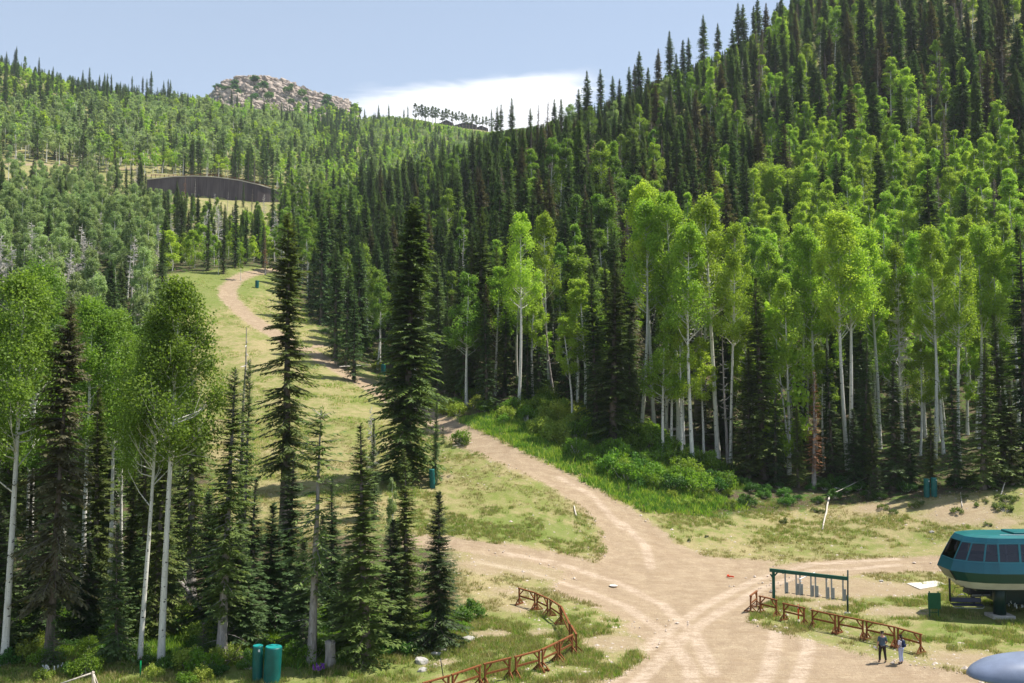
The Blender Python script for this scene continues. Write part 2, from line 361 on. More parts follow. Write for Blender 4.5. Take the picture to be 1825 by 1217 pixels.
M['pebble'] = simple('pebbles', (.60, .50, .42), .9, 0, .2, .15, 2., .3)
M['green_pad'] = simple('green_vinyl_pad', (.004, .125, .115), .42, 0, .4, .15, 2., .3)
M['green_pad_top'] = simple('green_pad_lid', (.01, .26, .24), .45, 0, .4, .1, 2., .1)
M['label'] = simple('pale_tag', (.7, .75, .78), .5)
M['teal'] = simple('teal_cladding', (.004, .105, .15), .25, 0, .5, .10, .8, .02)
M['teal_roof'] = simple('teal_roof_sheet', (.008, .145, .15), .35, 0, .5, .12, .8, .02)
M['teal_light'] = simple('teal_frame', (.008, .13, .17), .3, 0, .5, .06, .8, .02)
M['band'] = simple('dark_green_band', (.004, .055, .048), .35, 0, .5, .1, .8, .02)
M['cream'] = simple('off_white_panel', (.66, .66, .67), .5, 0, .3, .1, 1., .05)
M['dkgreen'] = simple('dark_green_paint', (.003, .03, .022), .4, 0, .4, .15, 3., .1)
M['sign'] = simple('green_sign_board', (.003, .085, .032), .5, 0, .35, .12, 3., .1)
M['greenpaint'] = simple('green_beam_paint', (.004, .10, .07), .4, 0, .4, .12, 3., .1)
M['black'] = simple('black_metal', (.02, .02, .022), .5, 0, .4)
M['steel'] = simple('galvanised_steel', (.42, .42, .42), .5, .3, .4, .12, 4.)
M['white'] = simple('white_metal', (.75, .77, .80), .4, 0, .4, .08)
M['concrete'] = simple('concrete', (.50, .47, .42), .9, 0, .2, .12, 4., .3)
M['slab'] = simple('pale_slab', (.66, .60, .52), .9, 0, .2, .08, 4., .2)
M['navy'] = simple('navy_vinyl', (.025, .03, .06), .5)
M['grey_shell'] = simple('blue_grey_fibreglass', (.21, .25, .35), .38, 0, .4, .12, .9, .03)
M['orange'] = simple('orange_red_plastic', (.80, .07, .02), .45, 0, .4, .08)
M['reflect'] = simple('white_band', (.8, .8, .78), .4)
M['green_stake'] = simple('green_plastic', (.0, .35, .12), .4)
M['skin'] = simple('skin', (.48, .27, .19), .6, 0, .3, .05)
M['hair'] = simple('dark_hair', (.022, .014, .01), .6, 0, .3)
M['shirt'] = simple('grey_blue_cloth', (.085, .12, .16), .9, 0, .1, .1, 6.)
M['trousers'] = simple('dark_brown_cloth', (.045, .036, .032), .9, 0, .1, .1, 6.)
M['white_cloth'] = simple('white_cloth', (.72, .70, .78), .9, 0, .1, .05, 6.)
M['denim'] = simple('light_blue_cloth', (.42, .48, .68), .9, 0, .1, .06, 6.)
M['pack'] = simple('navy_fabric', (.02, .035, .09), .8, 0, .2)
M['shoe'] = simple('dark_shoe', (.05, .05, .06), .7)
M['paper'] = simple('paper', (.8, .8, .78), .8, 0, .2, .03)
M['purple'] = simple('purple_petals', (.22, .06, .42), .7)
M['white_petal'] = simple('white_petals', (.75, .78, .72), .7)
M['red_needle'] = M['fir_red']
def glass():
    m, t, o = mat('tinted_window_glass')
    a = t.new('ShaderNodeBsdfTransparent'); a.inputs[0].default_value = (.13, .13, .19, 1)
    g = t.new('ShaderNodeBsdfGlossy'); g.inputs[0].default_value = (.9, .9, 1, 1); g.inputs[1].default_value = .05
    fr = t.new('ShaderNodeFresnel'); fr.inputs[0].default_value = 1.6
    mx = t.new('ShaderNodeMixShader'); t.link(fr.outputs[0], mx.inputs[0]); t.link(a.outputs[0], mx.inputs[1]); t.link(g.outputs[0], mx.inputs[2])
    t.link(mx.outputs[0], o.inputs[0]); return m
M['glass'] = glass()
def wallmat():
    m, t, o = mat('stained_dark_wall'); P = t.new('ShaderNodeTexCoord').outputs['Object']
    n = t.noise(t.mapv(P, (.5, .5, .06)), 1., 5, .6)
    n2 = t.noise(t.mapv(P, (.14, .14, .03)), 1., 4, .6)
    wv = t.new('ShaderNodeTexWave', bands_direction='X'); t.link(P, wv.inputs[0]); wv.inputs['Scale'].default_value = .3
    c = t.mix(t.ramp(t.math('ADD', n, n2), .7, 1.3), (.065, .05, .052, 1), (.15, .122, .12, 1))
    c = t.mix(t.math('MULTIPLY', wv.outputs['Fac'], .25), c, (.05, .035, .035, 1))
    principled(t, o, c, .9, 0, .1); return m
M['wall'] = wallmat()
M['dark_roof'] = simple('dark_slate_roof', (.075, .08, .095), .7, 0, .3)
M['lodge_wall'] = simple('dark_timber_wall', (.10, .085, .075), .8, 0, .2)

# ------------------------------------------------------------------ mesh helpers
def mesh_np(name, V, F, mats, idx=None, smooth=False, attrs=None):
    V = np.asarray(V, np.float32); F = np.asarray(F, np.int32)
    me = bpy.data.meshes.new(name); n, k = F.shape
    me.vertices.add(len(V)); me.vertices.foreach_set('co', V.ravel())
    me.loops.add(n*k); me.loops.foreach_set('vertex_index', F.ravel())
    me.polygons.add(n); me.polygons.foreach_set('loop_start', np.arange(0, n*k, k, dtype=np.int32))
    for m_ in mats: me.materials.append(m_)
    if idx is not None: me.polygons.foreach_set('material_index', np.asarray(idx, np.int32))
    me.polygons.foreach_set('use_smooth', np.full(n, bool(smooth)))
    if attrs:
        for a, v in attrs.items():
            at_ = me.attributes.new(a, 'FLOAT', 'POINT'); at_.data.foreach_set('value', np.asarray(v, np.float32))
    me.update(calc_edges=True); me.validate(); return me
class MB:
    """collects simple shapes (lists) and links them as one mesh"""
    def __init__(s): s.V = []; s.F = []
    def add(s, V, F):
        o = len(s.V); s.V += [tuple(v) for v in V]; s.F += [tuple(i+o for i in f) for f in F]; return s
    def box(s, c, d, rz=0., rot=None, taper=1.):
        x, y, z = [q/2 for q in d]
        vs = [Vector((sx*x*(taper if sz > 0 else 1), sy*y*(taper if sz > 0 else 1), sz*z)) for sz in (-1, 1) for sx, sy in ((-1,-1),(1,-1),(1,1),(-1,1))]
        mtx = rot if rot is not None else Matrix.Rotation(rz, 3, 'Z')
        vs = [mtx @ v + Vector(c) for v in vs]
        return s.add(vs, [(3,2,1,0),(4,5,6,7),(0,1,5,4),(1,2,6,5),(2,3,7,6),(3,0,4,7)])
    def bar(s, a, b, w_, h_=None, up=(0, 0, 1)):
        a = Vector(a); b = Vector(b); d = b-a; h_ = h_ or w_
        z = d.normalized(); u = Vector(up)
        if abs(z.dot(u)) > .95: u = Vector((0, 1, 0))
        x = u.cross(z).normalized(); y = z.cross(x)
        rot = Matrix((x, y, z)).transposed()
        return s.box((a+b)/2, (w_, h_, d.length), rot=rot)
    def tube(s, pts, rad, n=8, cap=True):
        pts = [Vector(p) for p in pts]
        if not hasattr(rad, '__len__'): rad = [rad]*len(pts)
        V = []; F = []
        for i, p in enumerate(pts):
            d = (pts[min(i+1, len(pts)-1)]-pts[max(i-1, 0)]).normalized()
            u = Vector((0, 0, 1)) if abs(d.z) < .9 else Vector((1, 0, 0))
            x = u.cross(d).normalized(); y = d.cross(x)
            for k in range(n):
                a = 2*math.pi*k/n; V.append(p + (x*math.cos(a)+y*math.sin(a))*rad[i])
        for i in range(len(pts)-1):
            for k in range(n): F.append((i*n+k, i*n+(k+1) % n, (i+1)*n+(k+1) % n, (i+1)*n+k))
        if cap: F.append(tuple(range(n-1, -1, -1))); F.append(tuple((len(pts)-1)*n+k for k in range(n)))
        return s.add(V, F)
    def lathe(s, prof, n=24, c=(0, 0, 0), sx=1., sy=1.):
        V = []; F = []
        for r_, z in prof:
            for k in range(n):
                a = 2*math.pi*k/n; V.append((c[0]+r_*sx*math.cos(a), c[1]+r_*sy*math.sin(a), c[2]+z))
        for i in range(len(prof)-1):
            for k in range(n): F.append((i*n+k, i*n+(k+1) % n, (i+1)*n+(k+1) % n, (i+1)*n+k))
        F.append(tuple(range(n-1, -1, -1))); F.append(tuple((len(prof)-1)*n+k for k in range(n)))
        return s.add(V, F)
    def mesh(s, name, m_, smooth=False):
        me = bpy.data.meshes.new(name); me.from_pydata(s.V, [], s.F); me.materials.append(m_)
        if smooth: me.polygons.foreach_set('use_smooth', [True]*len(me.polygons))
        me.update(); return me
    def build(s, name, m_, parent=None, smooth=False, loc=None, bevel=0.):
        o = bpy.data.objects.new(name, s.mesh(name, m_, smooth)); col.objects.link(o)
        if parent is not None: o.parent = parent
        if loc is not None: o.location = loc
        if bevel:
            b = o.modifiers.new('bevel', 'BEVEL'); b.width = bevel; b.segments = 2; b.limit_method = 'ANGLE'
        return o
def link_mesh(name, me, parent=None, loc=(0, 0, 0)):
    o = bpy.data.objects.new(name, me); col.objects.link(o); o.location = loc
    if parent is not None: o.parent = parent
    return o
def tag(o, label=None, cat=None, group=None, kind=None):
    if label: o['label'] = label
    if cat: o['category'] = cat
    if group: o['group'] = group
    if kind: o['kind'] = kind
    return o
def empty(name, loc, rz=0., label=None, cat=None, group=None):
    o = bpy.data.objects.new(name, None); o.empty_display_size = .3; col.objects.link(o)
    o.location = loc; o.rotation_euler = (0, 0, rz); return tag(o, label, cat, group)

# ------------------------------------------------------------------ ground mesh (polar sheet), split by what covers it
def build_ground():
    th = np.concatenate([np.radians(np.arange(-180, -40, 5.)), np.linspace(R(-40), R(40), 620)[:-1], np.radians(np.arange(40, 180.1, 5.))])
    rr = np.concatenate([[.5, 5, 12, 20, 27, 33, 38, 42], np.exp(np.linspace(math.log(45), math.log(300), 480)), np.exp(np.linspace(math.log(301), math.log(3200), 260))])
    A, B = np.meshgrid(th, rr, indexing='ij'); X = B*np.sin(A); Y = B*np.cos(A)
    Pn = np.stack([X.ravel(), Y.ravel()], 1)
    z = np.zeros(len(Pn))
    for s_ in range(0, len(Pn), 60000): z[s_:s_+60000] = Z(Pn[s_:s_+60000, 0], Pn[s_:s_+60000, 1])
    dirt = dirt_sdf(Pn); pa = patch_sdf(Pn)
    # wheel-worn dip in the road and small ruts
    z -= np.clip(dirt, 0, 1.2)*.06*(Pn[:, 1] < 300)
    green = np.zeros(len(Pn)); nr = (Pn[:, 1] > 30) & (Pn[:, 1] < 320) & (np.abs(Pn[:, 0]) < 200); green[nr] = blob(Pn[nr], GREEN)
    so_ = np.full(len(Pn), -9.); nr = (Pn[:, 1] > 20) & (Pn[:, 1] < 320); so_[nr] = sdf_poly(Pn[nr], OPEN)
    woods = np.clip(.5 - so_/6., 0, 1)
    r_ = np.hypot(*Pn.T); woods = np.where(r_ > 320, .38, woods)
    woods = np.where((Pn[:, 1] > 395) & (Pn[:, 1] < 480) & (Pn[:, 0] > gx(-200, 440)) & (Pn[:, 0] < gx(560, 440)), 0., woods)
    green = np.where(r_ > 320, .55, green)
    gravel = np.zeros(len(Pn))
    nr = (Pn[:, 1] > 40) & (Pn[:, 1] < 110); gravel[nr] = np.clip(blob(Pn[nr], [(900,1070,10,6,1.),(1000,1040,10,5,.8),(1500,940,20,5,.6),(1780,920,12,9,1.1),(1550,1120,14,5,.9),(1700,1150,6,4,.8),(1640,1010,10,6,.8),(1300,970,8,4,.7),(780,1170,6,5,.5)]), 0, 1)
    track = np.zeros(len(Pn))
    nr = (Pn[:, 1] > 45) & (Pn[:, 1] < 110)
    TR = [[(1385,1110),(1380,1150),(1370,1190),(1350,1230)],[(1440,1130),(1440,1160),(1430,1190),(1410,1230)],[(850,1000),(950,1020),(1040,1048),(1120,1080),(1190,1130),(1230,1190),(1235,1230)],[(900,985),(1000,1003),(1100,1035),(1180,1075),(1240,1130),(1270,1200)],[(1600,1005),(1450,1015),(1360,1045),(1280,1090),(1200,1150),(1130,1220)],[(1600,995),(1450,1003),(1350,1030),(1260,1075),(1170,1140),(1090,1210)],[(1110,930),(1150,970),(1160,1010)],[(1000,850),(1060,885),(1110,940)]]
    v = np.zeros(nr.sum())
    for L in TR:
        d_ = sdf_line(Pn[nr], wpoly(L), [.42]*len(L)); v = np.maximum(v, np.clip(d_/.3+.6, 0, 1))
    track[nr] = v
    n1, n2 = A.shape; z = z
    V = np.stack([Pn[:, 0], Pn[:, 1], z], 1)
    I = np.arange(n1*n2).reshape(n1, n2)
    F = np.stack([I[:-1, :-1], I[:-1, 1:], I[1:, 1:], I[1:, :-1]], -1).reshape(-1, 4)
    at_ = dict(dirt=dirt, patch=pa, green=green, woods=woods, gravel=gravel, track=track)
    fd = dirt[F].mean(1); fr = r_[F].mean(1)
    isroad = (fd > .2) & (fr < 300)
    hill = (fr >= 300)
    def sub(name, sel, label):
        f = F[sel]; u, inv = np.unique(f, return_inverse=True)
        me = mesh_np(name, V[u], inv.reshape(-1, 4), [M['ground']], smooth=True, attrs={k: v_[u] for k, v_ in at_.items()})
        o = link_mesh(name, me); tag(o, label, name.replace('_', ' '), None, 'structure')
    sub('dirt_road', isroad, 'pale dirt road with tyre tracks winding down the ski run')
    sub('hillside', hill, 'far wooded hillside under the trees')
    sub('ground', ~isroad & ~hill, 'grassy ski run and valley ground')
build_ground()
# ------------------------------------------------------------------ trees
def quads_from(C, D, W, l, w_):
    """diamond leaves: base C, direction D, side W, length l, half width w_"""
    l = np.asarray(l)[:, None]; w_ = np.asarray(w_)[:, None]
    a = C; b = C + D*l*.45 + W*w_; c = C + D*l; d = C + D*l*.45 - W*w_
    V = np.stack([a, b, c, d], 1).reshape(-1, 3); F = np.arange(len(V)).reshape(-1, 4); return V, F
def nrm(v): return v/(np.linalg.norm(v, axis=1, keepdims=True)+1e-9)
def tubes_np(segs, n=5):
    """segs: list of (points Nx3, radii N) -> V, F quads"""
    Vs = []; Fs = []; o = 0
    a = np.arange(n)*2*math.pi/n; ca = np.cos(a)[:, None]; sa = np.sin(a)[:, None]
    for P, r_ in segs:
        P = np.asarray(P, float); T = np.gradient(P, axis=0); T = nrm(T)
        u = np.where(np.abs(T[:, 2:3]) < .9, np.array([[0, 0, 1.]]), np.array([[1., 0, 0]]))
        X = nrm(np.cross(u, T)); Y = np.cross(T, X)
        for i in range(len(P)): Vs.append(P[i] + (X[i]*ca + Y[i]*sa)*r_[i])
        m_ = len(P)
        for i in range(m_-1):
            k = np.arange(n); k2 = (k+1) % n
            Fs.append(np.stack([o+i*n+k, o+i*n+k2, o+(i+1)*n+k2, o+(i+1)*n+k], 1))
        o += m_*n
    return np.concatenate(Vs), np.concatenate(Fs)

def conifer(seed, H=26., Rr=2.4, base=.06, step=.38, nb=6, ns=7, size=.22, sparse=0., droop=.35, wood=True, lop=0., narrow=.8, top_bare=0., wood_seg=True):
    """spire-shaped fir: needle sprays along drooping branches. returns crown mesh data, trunk mesh data"""
    g = np.random.default_rng(seed)
    hs = []; h = base*H
    while h < H*.992:
        hs.append(h); h += step*(1.1-.65*h/H)*g.uniform(.7, 1.3)
    hs = np.array(hs)
    clump = np.interp(hs, np.linspace(0, H, 16), g.uniform(.62, 1.12, 16))     # uneven outline
    h = np.repeat(hs, nb) + g.uniform(-.3, .3, len(hs)*nb)*(.5+step); cl = np.repeat(clump, nb)
    N = len(h); t = np.clip((h/H-base)/(1-base), 0, 1)
    side = g.uniform(0, 6.28)
    az = g.uniform(0, 6.283, N)
    keep = g.uniform(0, 1, N) > sparse*(.4+.6*(1-t)) + lop*np.maximum(0, np.cos(az-side))
    if top_bare: keep &= t < 1-top_bare
    h, t, az, cl = h[keep], t[keep], az[keep], cl[keep]; N = len(h)
    gap = np.interp(h*1.0, np.linspace(0, H, 40), g.uniform(.75, 1.12, 40))
    L = Rr*((1-t)**narrow)*np.minimum(1, (t+.03)/.12)**.4*g.uniform(.55, 1.12, N)*cl*gap + .12 + .18*(1-t)
    el = np.radians(-20 + 58*t**1.6 + g.uniform(-9, 9, N))
    rad = np.stack([np.cos(az), np.sin(az), np.zeros(N)], 1); tan = np.stack([-np.sin(az), np.cos(az), np.zeros(N)], 1)
    def pos(s, i=slice(None)):   # s in 0..1 along branch
        d = L[i]*s
        zz = h[i] + d*np.tan(el[i]) - droop*(d**2)/np.maximum(L[i], .4)*.45 + .12*L[i]*s**4
        return rad[i]*d[:, None] + np.stack([np.zeros(len(d)), np.zeros(len(d)), zz], 1)
    Vs = []; Fs = []; o = 0
    for j in range(ns):
        s = (j+.6+g.uniform(-.3, .3, N))/ns; s = np.clip(s, .08, 1)
        C = pos(s)
        for sgn in (-1, 1, 0):
            if sgn == 0 and j % 2: continue
            al = g.uniform(.55, 1.15, N)*sgn if sgn else g.uniform(-.3, .3, N)
            D = rad*np.cos(al)[:, None] + tan*np.sin(al)[:, None]
            D[:, 2] += np.tan(el)*.5 - droop*s*.7 + g.uniform(-.35, .12, N) - (.55 if sgn == 0 and ns > 4 else 0)
            D = nrm(D)
            tf = np.clip(L/1.1, .3, 1); l = (.26*L*(1.2-s)+size*1.1*tf)*g.uniform(.7, 1.3, N); l = np.minimum(l, size*4)
            Wd = nrm(np.cross(D, np.array([[0, 0, 1.]])) + g.normal(0, .28, (N, 3)))
            V, F = quads_from(C, D, Wd, l, size*tf*g.uniform(.35, .7, N)*(1.0-.3*s))
            Vs.append(V); Fs.append(F+o); o += len(V)
    # leader
    k = 10; C = np.zeros((k, 3)); C[:, 2] = np.linspace(H*.955, H*.995, k)
    D = nrm(g.normal(0, .5, (k, 3))+np.array([0, 0, .9])); V, F = quads_from(C, D, nrm(np.cross(D, g.normal(0, 1, (k, 3)))), np.full(k, .35), np.full(k, .06))
    Vs.append(V); Fs.append(F+o)
    crown = (np.concatenate(Vs), np.concatenate(Fs))
    # trunk and limb wood
    m_ = 9; zt = np.linspace(-.6, H*.985, m_); r0 = H*.0125
    wob = np.cumsum(g.normal(0, .03, (m_, 2)), 0)*np.linspace(0, 1, m_)[:, None]
    segs = [(np.column_stack([wob, zt]), np.concatenate([[r0*1.35], r0*np.linspace(1, .06, m_-1)]))]
    trunkV, trunkF = tubes_np(segs, 7)
    if wood_seg:
        ii = np.nonzero(g.uniform(0, 1, N) < (.45 if ns > 4 else .2))[0]
        P0 = pos(np.full(len(ii), .02), ii); P1 = pos(np.full(len(ii), .45), ii); P2 = pos(np.full(len(ii), .85), ii)
        sg = [(np.stack([P0[q], P1[q], P2[q]]), [.045, .025, .008]) for q in range(len(ii))]
        if base > .1:  # dead stubs below the crown
            for q in range(int(H*base*1.8)):
                zz = g.uniform(H*.04, H*base*1.1); a_ = g.uniform(0, 6.28); l_ = g.uniform(.4, 1.6)
                p0 = np.array([0, 0, zz]); d_ = np.array([math.cos(a_), math.sin(a_), g.uniform(-.5, .1)])
                sg.append((np.stack([p0, p0+d_*l_*.5, p0+d_*l_+[0, 0, -.15*l_]]), [.03, .018, .006]))
        if sg:
            v, f = tubes_np(sg, 3); trunkF = np.concatenate([trunkF, f+len(trunkV)]); trunkV = np.concatenate([trunkV, v])
    return crown, (trunkV, trunkF)

def aspen(seed, H=22., Rr=2.5, crown0=.5, clumps=30, leaves=190, size=.2, tiers=0, lean=.3, bare=0., wide_top=.35, limbs=True, r0=None, trunkn=9):
    g = np.random.default_rng(seed)
    m_ = 12; zt = np.linspace(-.5, H*.97, m_); r0 = r0 or H*.0085
    ph = g.uniform(0, 6.28); amp = g.uniform(.1, .35)*lean
    cx = amp*np.sin(zt/H*4+ph)*2-amp*np.sin(ph)*2; cyy = amp*np.sin(zt/H*3+ph*1.7)*1.5-amp*np.sin(ph*1.7)*1.5
    tr = np.column_stack([cx, cyy, zt]); rad = np.concatenate([[r0*1.3], r0*np.linspace(1.0, .12, m_-1)**.9])
    def axis(z): return np.stack([np.interp(z, zt, cx), np.interp(z, zt, cyy), z], -1)
    # clumps arranged round the axis inside an egg-shaped crown
    tt = g.uniform(0, 1, clumps)**.9; hz = H*(crown0 + (1-crown0)*(.03+.94*tt))
    env = np.sin(np.pi*np.clip(.12+.83*tt, 0, 1)**(1.0-wide_top*.5))**.65
    if wide_top < .5: env = .12+.95*(1-tt)**.62*np.minimum(1, (tt+.12)/.32)**.6
    if tiers:
        env *= .7+.4*np.abs(np.sin(tt*np.pi*tiers+g.uniform(0, 3)))
    az = np.arange(clumps)*2.39996 + g.uniform(-.5, .5, clumps)
    rr = Rr*env*np.sqrt(g.uniform(.08, 1., clumps))
    C = axis(hz) + np.stack([np.cos(az)*rr, np.sin(az)*rr, np.zeros(clumps)], 1)
    cr = Rr*g.uniform(.2, .42, clumps)*(.5+.5*env)
    nl = (leaves*g.uniform(.6, 1.3, clumps)*(1-bare)).astype(int)
    idx = np.repeat(np.arange(clumps), nl); N = len(idx)
    d = nrm(g.normal(0, 1, (N, 3))); rad_ = g.uniform(0, 1, N)**.42
    off = d*rad_[:, None]*cr[idx][:, None]*np.array([.95, .95, 1.2])
    off += g.normal(0, .085, (N, 3))*Rr*.5
    P = C[idx] + off
    D = nrm(g.normal(0, 1, (N, 3)) + np.array([0, 0, -.3])); nn = nrm(d*.8 + np.array([0, 0, .5]) + g.normal(0, .7, (N, 3)))
    W = nrm(np.cross(D, nn)); sz = size*g.uniform(.6, 1.25, N)
    V, F = quads_from(P, D, W, sz, sz*.48)
    segs = [(tr, rad)]
    if limbs:
        for i in range(clumps):
            z0 = hz[i]-g.uniform(.35, 1.15)*(rr[i]+.2); p0 = axis(np.array(z0)); p2 = C[i]; p1 = (p0+p2)/2 + np.array([0, 0, -.1*rr[i]]) + g.normal(0, .08, 3)
            q = r0*.25*(1-.5*tt[i]); segs.append((np.stack([p0, p1, p2]), [q, q*.65, q*.2]))
            for k in range(2):
                p3 = p2 + g.normal(0, .5, 3)*cr[i]; segs.append((np.stack([p1, (p1+p3)/2+g.normal(0, .08, 3), p3]), [q*.45, q*.3, q*.1]))
    v1, f1 = tubes_np(segs[:1], trunkn)
    if len(segs) > 1:
        v2, f2 = tubes_np(segs[1:], 4); f1 = np.concatenate([f1, f2+len(v1)]); v1 = np.concatenate([v1, v2])
    return (V, F), (v1, f1)

def snag(seed, H=16., spread=1.6, dens=3.2, broken=False, fine=3, thick=1.):
    g = np.random.default_rng(seed); m_ = 9; zt = np.linspace(-.5, H, m_)
    wob = np.cumsum(g.normal(0, .05, (m_, 2)), 0); r0 = H*.011
    segs = [(np.column_stack([wob, zt]), np.concatenate([[r0*1.3], r0*np.linspace(1, .5 if broken else .1, m_-1)]))]
    n = int(H*dens)
    for i in range(n):
        z = g.uniform(.25, .97)*H; a = g.uniform(0, 6.28); t_ = z/H
        L = spread*(1.05-t_)*g.uniform(.4, 1.3)+.25
        p0 = np.array([np.interp(z, zt, wob[:, 0]), np.interp(z, zt, wob[:, 1]), z]); e = g.uniform(-.35, .55)
        d_ = np.array([math.cos(a), math.sin(a), e]); p1 = p0+d_*L*.5; p2 = p0+d_*L+[0, 0, g.uniform(-.2, .3)*L]
        segs.append((np.stack([p0, p1, p2]), [r0*.28*thick, r0*.18*thick, r0*.06*thick]))
        for k in range(fine):
            s_ = g.uniform(.25, .9); q = p0+(p2-p0)*s_; e2 = q + nrm((d_+g.normal(0, .7, 3))[None])[0]*L*g.uniform(.25, .5)
            segs.append((np.stack([q, (q+e2)/2+g.normal(0, .04, 3), e2]), [r0*.13*thick, r0*.1*thick, r0*.05*thick]))
    v1, f1 = tubes_np(segs[:1], 7); v2, f2 = tubes_np(segs[1:], 3)
    return (v2, f2), (v1, f1)

PROTO = {}     # kind -> list of dict(H, crown mesh, trunk mesh)
def reg(kind, H, data, cm, tm, cname='crown', tname='trunk'):
    (cv_, cf), (tv, tf) = data
    PROTO.setdefault(kind, []).append(dict(H=H, crown=mesh_np(cname, cv_, cf, [M[cm]]), trunk=mesh_np(tname, tv, tf, [M[tm]], smooth=True)))
def remat(src, dst, cm, tm=None):
    for p in PROTO[src]:
        c = p['crown'].copy(); c.materials[0] = M[cm]; t_ = p['trunk']
        if tm: t_ = t_.copy(); t_.materials[0] = M[tm]
        PROTO.setdefault(dst, []).append(dict(H=p['H'], crown=c, trunk=t_))
# near, detailed
for k in range(4): reg('fir_near', 24, conifer(10+k, 24, 2.3+.3*(k % 3), .05, .50, 9, 8, .18, .12, narrow=.85), 'fir' if k % 2 else 'fir_warm', 'fir_bark')
for k in range(2): reg('fir_big', 29, conifer(20+k, 29, 3.7, .03, .52, 11, 11, .22, .08, droop=.6, narrow=.6), 'fir_bright', 'fir_bark')
for k in range(2): reg('fir_open', 29, conifer(24+k, 29, 3.6, .22, .68, 8, 12, .19, .10, droop=.45, narrow=.68), 'fir_warm', 'fir_bark')
for k in range(2): reg('fir_thin', 22, conifer(28+k, 22, 1.5, .16, .45, 9, 7, .17, .12, narrow=.42, lop=.12), 'fir_warm', 'grey_bark')
for k in range(2): reg('fir_ragged', 21, conifer(31+k, 21, 3.2, .17, .55, 9, 10, .18, .2, droop=.6, narrow=.6), 'fir_dark', 'fir_bark')
for k in range(3): reg('fir_young', 10, conifer(35+k, 10, 1.9, .02, .30, 10, 8, .13, .03, narrow=.92, droop=.25), 'fir', 'fir_bark')
for k in range(2): reg('fir_sapling', 3, conifer(39+k, 3, .9, .02, .13, 7, 4, .10, .03, narrow=.9, droop=.1), 'fir', 'fir_bark')
reg('fir_broken', 21, conifer(45, 21, 2.2, .28, .55, 5, 8, .16, .45, droop=.6, narrow=.12, lop=.5, top_bare=.06), 'fir_warm', 'grey_bark')
# middle distance
for k in range(6): reg('fir', 25, conifer(50+k, 25, [2.3, 2.8, 3.2, 2.5, 3.4, 2.8][k], .05, .62, 9, 5, .27, .12, narrow=[.62, .72, .8, .6, .75, .7][k]), 'fir', 'fir_bark')
remat('fir', 'fir_brown', 'fir_dark')
for k in range(3): reg('fir_dead', 23, conifer(60+k, 23, 1.8, .15, .6, 8, 5, .15, .3, narrow=.7), 'fir_dead', 'grey_bark')
remat('fir_dead', 'fir_red', 'fir_red')
for k in range(4): reg('fir_far', 24, conifer(70+k, 24, 2.7+.35*k, .03, .95, 7, 2, .6, .1, wood_seg=False, narrow=.8), 'fir', 'fir_bark')
# aspens
for k in range(3): reg('aspen_near', 23, aspen(100+k, 23, 3.7, .53, 58, 370, .155, tiers=2, lean=.4, r0=.21, wide_top=.2), 'aspen_deep', 'aspen_bark')
for k in range(5): reg('aspen', 22, aspen(110+k, 22, [2.1, 2.6, 2.3, 2.9, 2.0][k], [.42, .38, .48, .42, .35][k], 46, 230, .2, tiers=k % 3, lean=.6), 'aspen', 'aspen_bark')
for k in range(4): reg('aspen_row', 26, aspen(180+k, 26, 2.9, .52, 52, 260, .19, lean=.5, wide_top=.2), 'aspen', 'aspen_bark')
for k in range(2): reg('aspen_wide', 17, aspen(117+k, 17, 4.2, .25, 60, 260, .23, lean=.6, wide_top=.5), 'aspen', 'aspen_bark')
for k in range(3): reg('aspen_pale', 18, aspen(120+k, 18, 2.6, .3, 40, 230, .22, lean=.8, bare=.1), 'aspen_pale', 'aspen_bark')
remat('aspen', 'aspen_green', 'aspen_deep')
for k in range(3): reg('aspen_young', 7, aspen(130+k, 7, 1.7, .12, 20, 150, .19, lean=.5), 'aspen', 'aspen_bark')
for k in range(3): reg('aspen_far', 16, aspen(140+k, 16, 2.9, .38, 18, 62, .52, lean=.8, limbs=False, trunkn=5, r0=.2), 'aspen', 'aspen_bark')
remat('aspen_far', 'aspen_far_pale', 'aspen_pale')
for k in range(3): reg('thicket_far', 7, aspen(150+k, 7, 2.3, .08, 12, 60, .6, limbs=False, trunkn=4), 'aspen', 'aspen_bark')
for k in range(3): reg('snag', 16, snag(160+k, 16, 2.3, 4.2, fine=5, thick=1.7), 'snag', 'snag')
reg('snag_thin', 18, snag(165, 18, .7, 2.5, fine=1), 'snag', 'grey_bark')
for k in range(2): reg('ridge_pine', 20, aspen(170+k, 20, 2.6, .5, 18, 80, .45, limbs=False, trunkn=5, r0=.3), 'pine', 'pine_bark')

